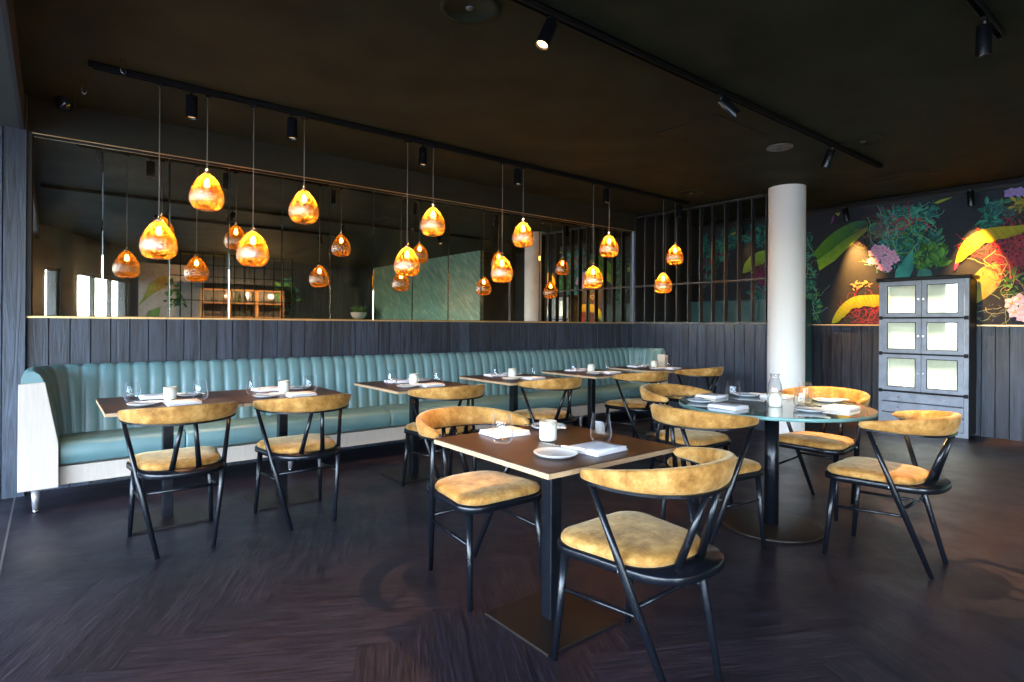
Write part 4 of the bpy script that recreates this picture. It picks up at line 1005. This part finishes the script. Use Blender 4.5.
def el_rear(k):
    b = k['bush']
    k['banana']([(1.62, 1.7), (1.75, 2.1), (1.95, 2.3), (2.2, 2.35)], [(1.55, 1.6), (1.8, 1.85), (2.0, 2.0), (2.2, 2.1)], (.20, .34, .06), (.50, .40, .10), .6)
    k['fan']([(1.65, 1.2), (1.75, 1.5), (2.0, 1.6), (1.95, 1.3), (1.75, 1.1)], [(.16, .32, .08), (.10, .2, .08)])
    b(2.3, 1.9, .2, .3, 60, .14, GG); k['tangle'](2.1, 2.2, .2, 30, (.4, .2, .05), .008)
    b(4.85, 1.9, .25, .5, 120, .16, TG + GG)
mural('rear_mural', 'pale leafy mural beside the bar, seen only in the mirror panels', lambda x, z, d: (x, -4.70 + d, z), (.42, .41, .40), el_rear, (2.9, 1.56, .3, 2.6), 5)

# ------------------------------------------------------------------ the far side of the room, seen in the mirror
sh = thing('bar_shelf', 'oak back bar shelf with three bays, seen in the mirror', 'shelf', (3.75, -4.5, 0))
mb = MB().set(smooth=False); mb.b2(-.95, .95, -.18, .10, 0, 1.05); mb.build('counter_base', M['blackmatt'], sh)
for x in (-.95, -.32, .32, .95): MB().set(smooth=False).b2(x - .015, x + .015, -.18, .08, 1.05, 2.06).build('upright', M['shelfwood'], sh)
for i, z in enumerate((1.06, 1.38, 1.72, 2.05)): MB().set(smooth=False).b2(-.95, .95, -.18, .08, z - .012, z + .012).build('shelf_board', M['shelfwood'], sh)
bp0 = None
rnd = random.Random(2)
bpro = [(0, 0), (.034, 0), (.036, .01), (.036, .15), (.028, .19), (.013, .215), (.013, .26), (0, .26)]
gpro = [(0, 0), (.03, 0), (.034, .06), (.032, .10), (.03, .10), (.028, .01), (0, .008)]
sl = ['lowest', 'middle', 'upper']
g0 = None
for j, z in enumerate((1.073, 1.393, 1.733)):
    for bay in range(3):
        for k in range(4):
            x = 3.75 - .85 + bay * .635 + k * .14
            if bay == 1:
                if bp0 is None: o = bp0 = lathe_obj('bottle', bpro, M['bottle'], None, 14)
                else: o = bp0.copy(); COL.objects.link(o)
                tag(o, 'bottle on the %s board of the middle bay of the back bar shelf' % sl[j], 'bottle', 'bottles on the %s board of the back bar' % sl[j])
            else:
                if g0 is None: o = g0 = lathe_obj('bar_glass', gpro, M['glass'], None, 14)
                else: o = g0.copy(); COL.objects.link(o)
                tag(o, 'bar glass on the %s board of the %s bay of the back bar shelf' % (sl[j], 'window side' if bay == 0 else 'inner'), 'glass', 'glasses on the %s board, %s bay of the back bar' % (sl[j], 'window side' if bay == 0 else 'inner'))
            o.location = (x, -4.54, z); o.rotation_euler = (0, 0, 0)
for i, x in enumerate((3.3, 3.75, 4.3)):
    ld = bpy.data.lights.new('bar_lamp', 'POINT'); ld.energy = 36; ld.color = (1, .6, .28); ld.shadow_soft_size = 0
    lo = bpy.data.objects.new('bar_lamp', ld); COL.objects.link(lo); lo.parent = sh; lo.location = (x - 3.75, .38, 1.9)
gr = thing('hanging_grid', 'black metal hanging grid in front of the bar, seen in the mirror', 'grid', (3.4, -3.9, CEIL))
mb = MB().set(smooth=False)
for k in range(13): mb.b2(-1.35 + .225 * k - .01, -1.35 + .225 * k + .01, -.01, .01, -1.75, 0)
for z in (-.02, -.28, -.55, -1.1, -1.74): mb.b2(-1.36, 1.36, -.012, .012, z - .01, z + .01)
mb.build('grid_bars', M['blackmatt'], gr)
sb = MB().set(smooth=False); sb.b2(-.45, .45, -.2, .2, 0, 1.36); o = sb.build('service_sideboard', M['blackmatt'], None, .01); o.location = (6.70, -4.35, 0); tag(o, 'plain black sideboard under the bowl of green plants, seen in the mirror', 'sideboard')
pb = thing('planter_bowl', 'pale stone bowl of green plants on the sideboard, seen in the mirror', 'planter', (6.70, -4.3, 1.361))
MB().lathe([(0, 0), (.10, 0), (.17, .05), (.21, .12), (.225, .19), (.21, .19), (.19, .12), (0, .10)], 32).build('bowl', M['terr'], pb)
MB().lathe([(0, .165), (.205, .16)], 24).build('soil', M['soil'], pb)
mb = MB(); rr = random.Random(4)
for k in range(90):
    a = rr.uniform(0, 2 * PI); r = rr.uniform(0, .18); l = rr.uniform(.12, .26); tl = rr.uniform(0, .7)
    p = Vector((r * math.cos(a), r * math.sin(a), .16)); d = Vector((math.cos(a) * tl, math.sin(a) * tl, 1)).normalized(); sd = d.cross(Vector((math.cos(a + 1), math.sin(a + 1), 0))).normalized() * .014
    mb.quad(p - sd * .4, p + sd * .4, p + d * l * .6 + sd, p + d * l * .6 - sd); q = p + d * l * .6; i = mb.add([q - sd, q + sd, p + d * l + Vector((math.cos(a), math.sin(a), -.3)) * .03]); mb.face((i, i + 1, i + 2))
o = mb.build('leaves', M['leafgreen'], pb); o['kind'] = 'stuff'
# teal cupboard behind the screen
tcb = thing('teal_cupboard', 'low dark teal cupboard seen behind the slatted screen', 'cupboard', (8.1, 4.65, 0))
MB().set(smooth=False).b2(-.17, .17, -1.0, .75, 0, 1.62).build('carcass', M['tealcab'], tcb, .004)
for y in (-.99, -.405, .18):
    d = MB().set(smooth=False).b2(-.19, -.172, y, y + .56, .05, 1.60).build('door', M['tealcab'], tcb, .003)
    MB().tube((-.19, y + .05, .95), (-.215, y + .05, .95), .008, .011, 10).build('knob', M['brass'], d)

# ------------------------------------------------------------------ world, camera
wd = bpy.data.worlds.new('daylight'); sc.world = wd; wd.use_nodes = True; nt = wd.node_tree; nt.nodes.clear()
out = N(nt, 'ShaderNodeOutputWorld'); bg = N(nt, 'ShaderNodeBackground', Strength=50); nt.links.new(bg.outputs[0], out.inputs[0])
tc = N(nt, 'ShaderNodeTexCoord'); sp = N(nt, 'ShaderNodeSeparateXYZ'); nt.links.new(tc.outputs['Generated'], sp.inputs[0])
r = ramp(nt, [(.0, (.12, .12, .12)), (.49, (.17, .18, .17)), (.52, (.46, .50, .50)), (.58, (.56, .70, .93)), (.75, (.44, .66, 1.0)), (1, (.38, .61, 1.0))])
mr = N(nt, 'ShaderNodeMath', operation='MULTIPLY_ADD'); mr.inputs[1].default_value = .5; mr.inputs[2].default_value = .5; nt.links.new(sp.outputs[2], mr.inputs[0])
nt.links.new(mr.outputs[0], r.inputs[0]); nt.links.new(r.outputs[0], bg.inputs[0])

cam = bpy.data.cameras.new('camera'); co_ = bpy.data.objects.new('camera', cam); COL.objects.link(co_)
cam.sensor_width = 36; cam.lens = 576 / 1024 * 36; cam.shift_y = -(341 - 324.5) / 1024; cam.clip_start = .02
yaw, roll = .8955, -.00659
fw = Vector((math.cos(yaw), math.sin(yaw), 0)); rt_ = Vector((math.sin(yaw), -math.cos(yaw), 0)); up = Vector((0, 0, 1))
right = rt_ * math.cos(roll) - up * math.sin(roll); upv = rt_ * math.sin(roll) + up * math.cos(roll)
co_.matrix_world = Matrix.Translation((0, 0, 1.24)) @ Matrix((right, upv, -fw)).transposed().to_4x4()
sc.camera = co_
vs = sc.view_settings; vs.view_transform = 'Standard'; vs.look = 'None'; vs.gamma = 1; vs.exposure = 0.12; vs.use_curve_mapping = False
cy = sc.cycles; cy.use_denoising = True; cy.max_bounces = 10; cy.transparent_max_bounces = 24; cy.caustics_reflective = False; cy.caustics_refractive = False; cy.sample_clamp_indirect = 6; cy.use_light_tree = True; cy.blur_glossy = .5
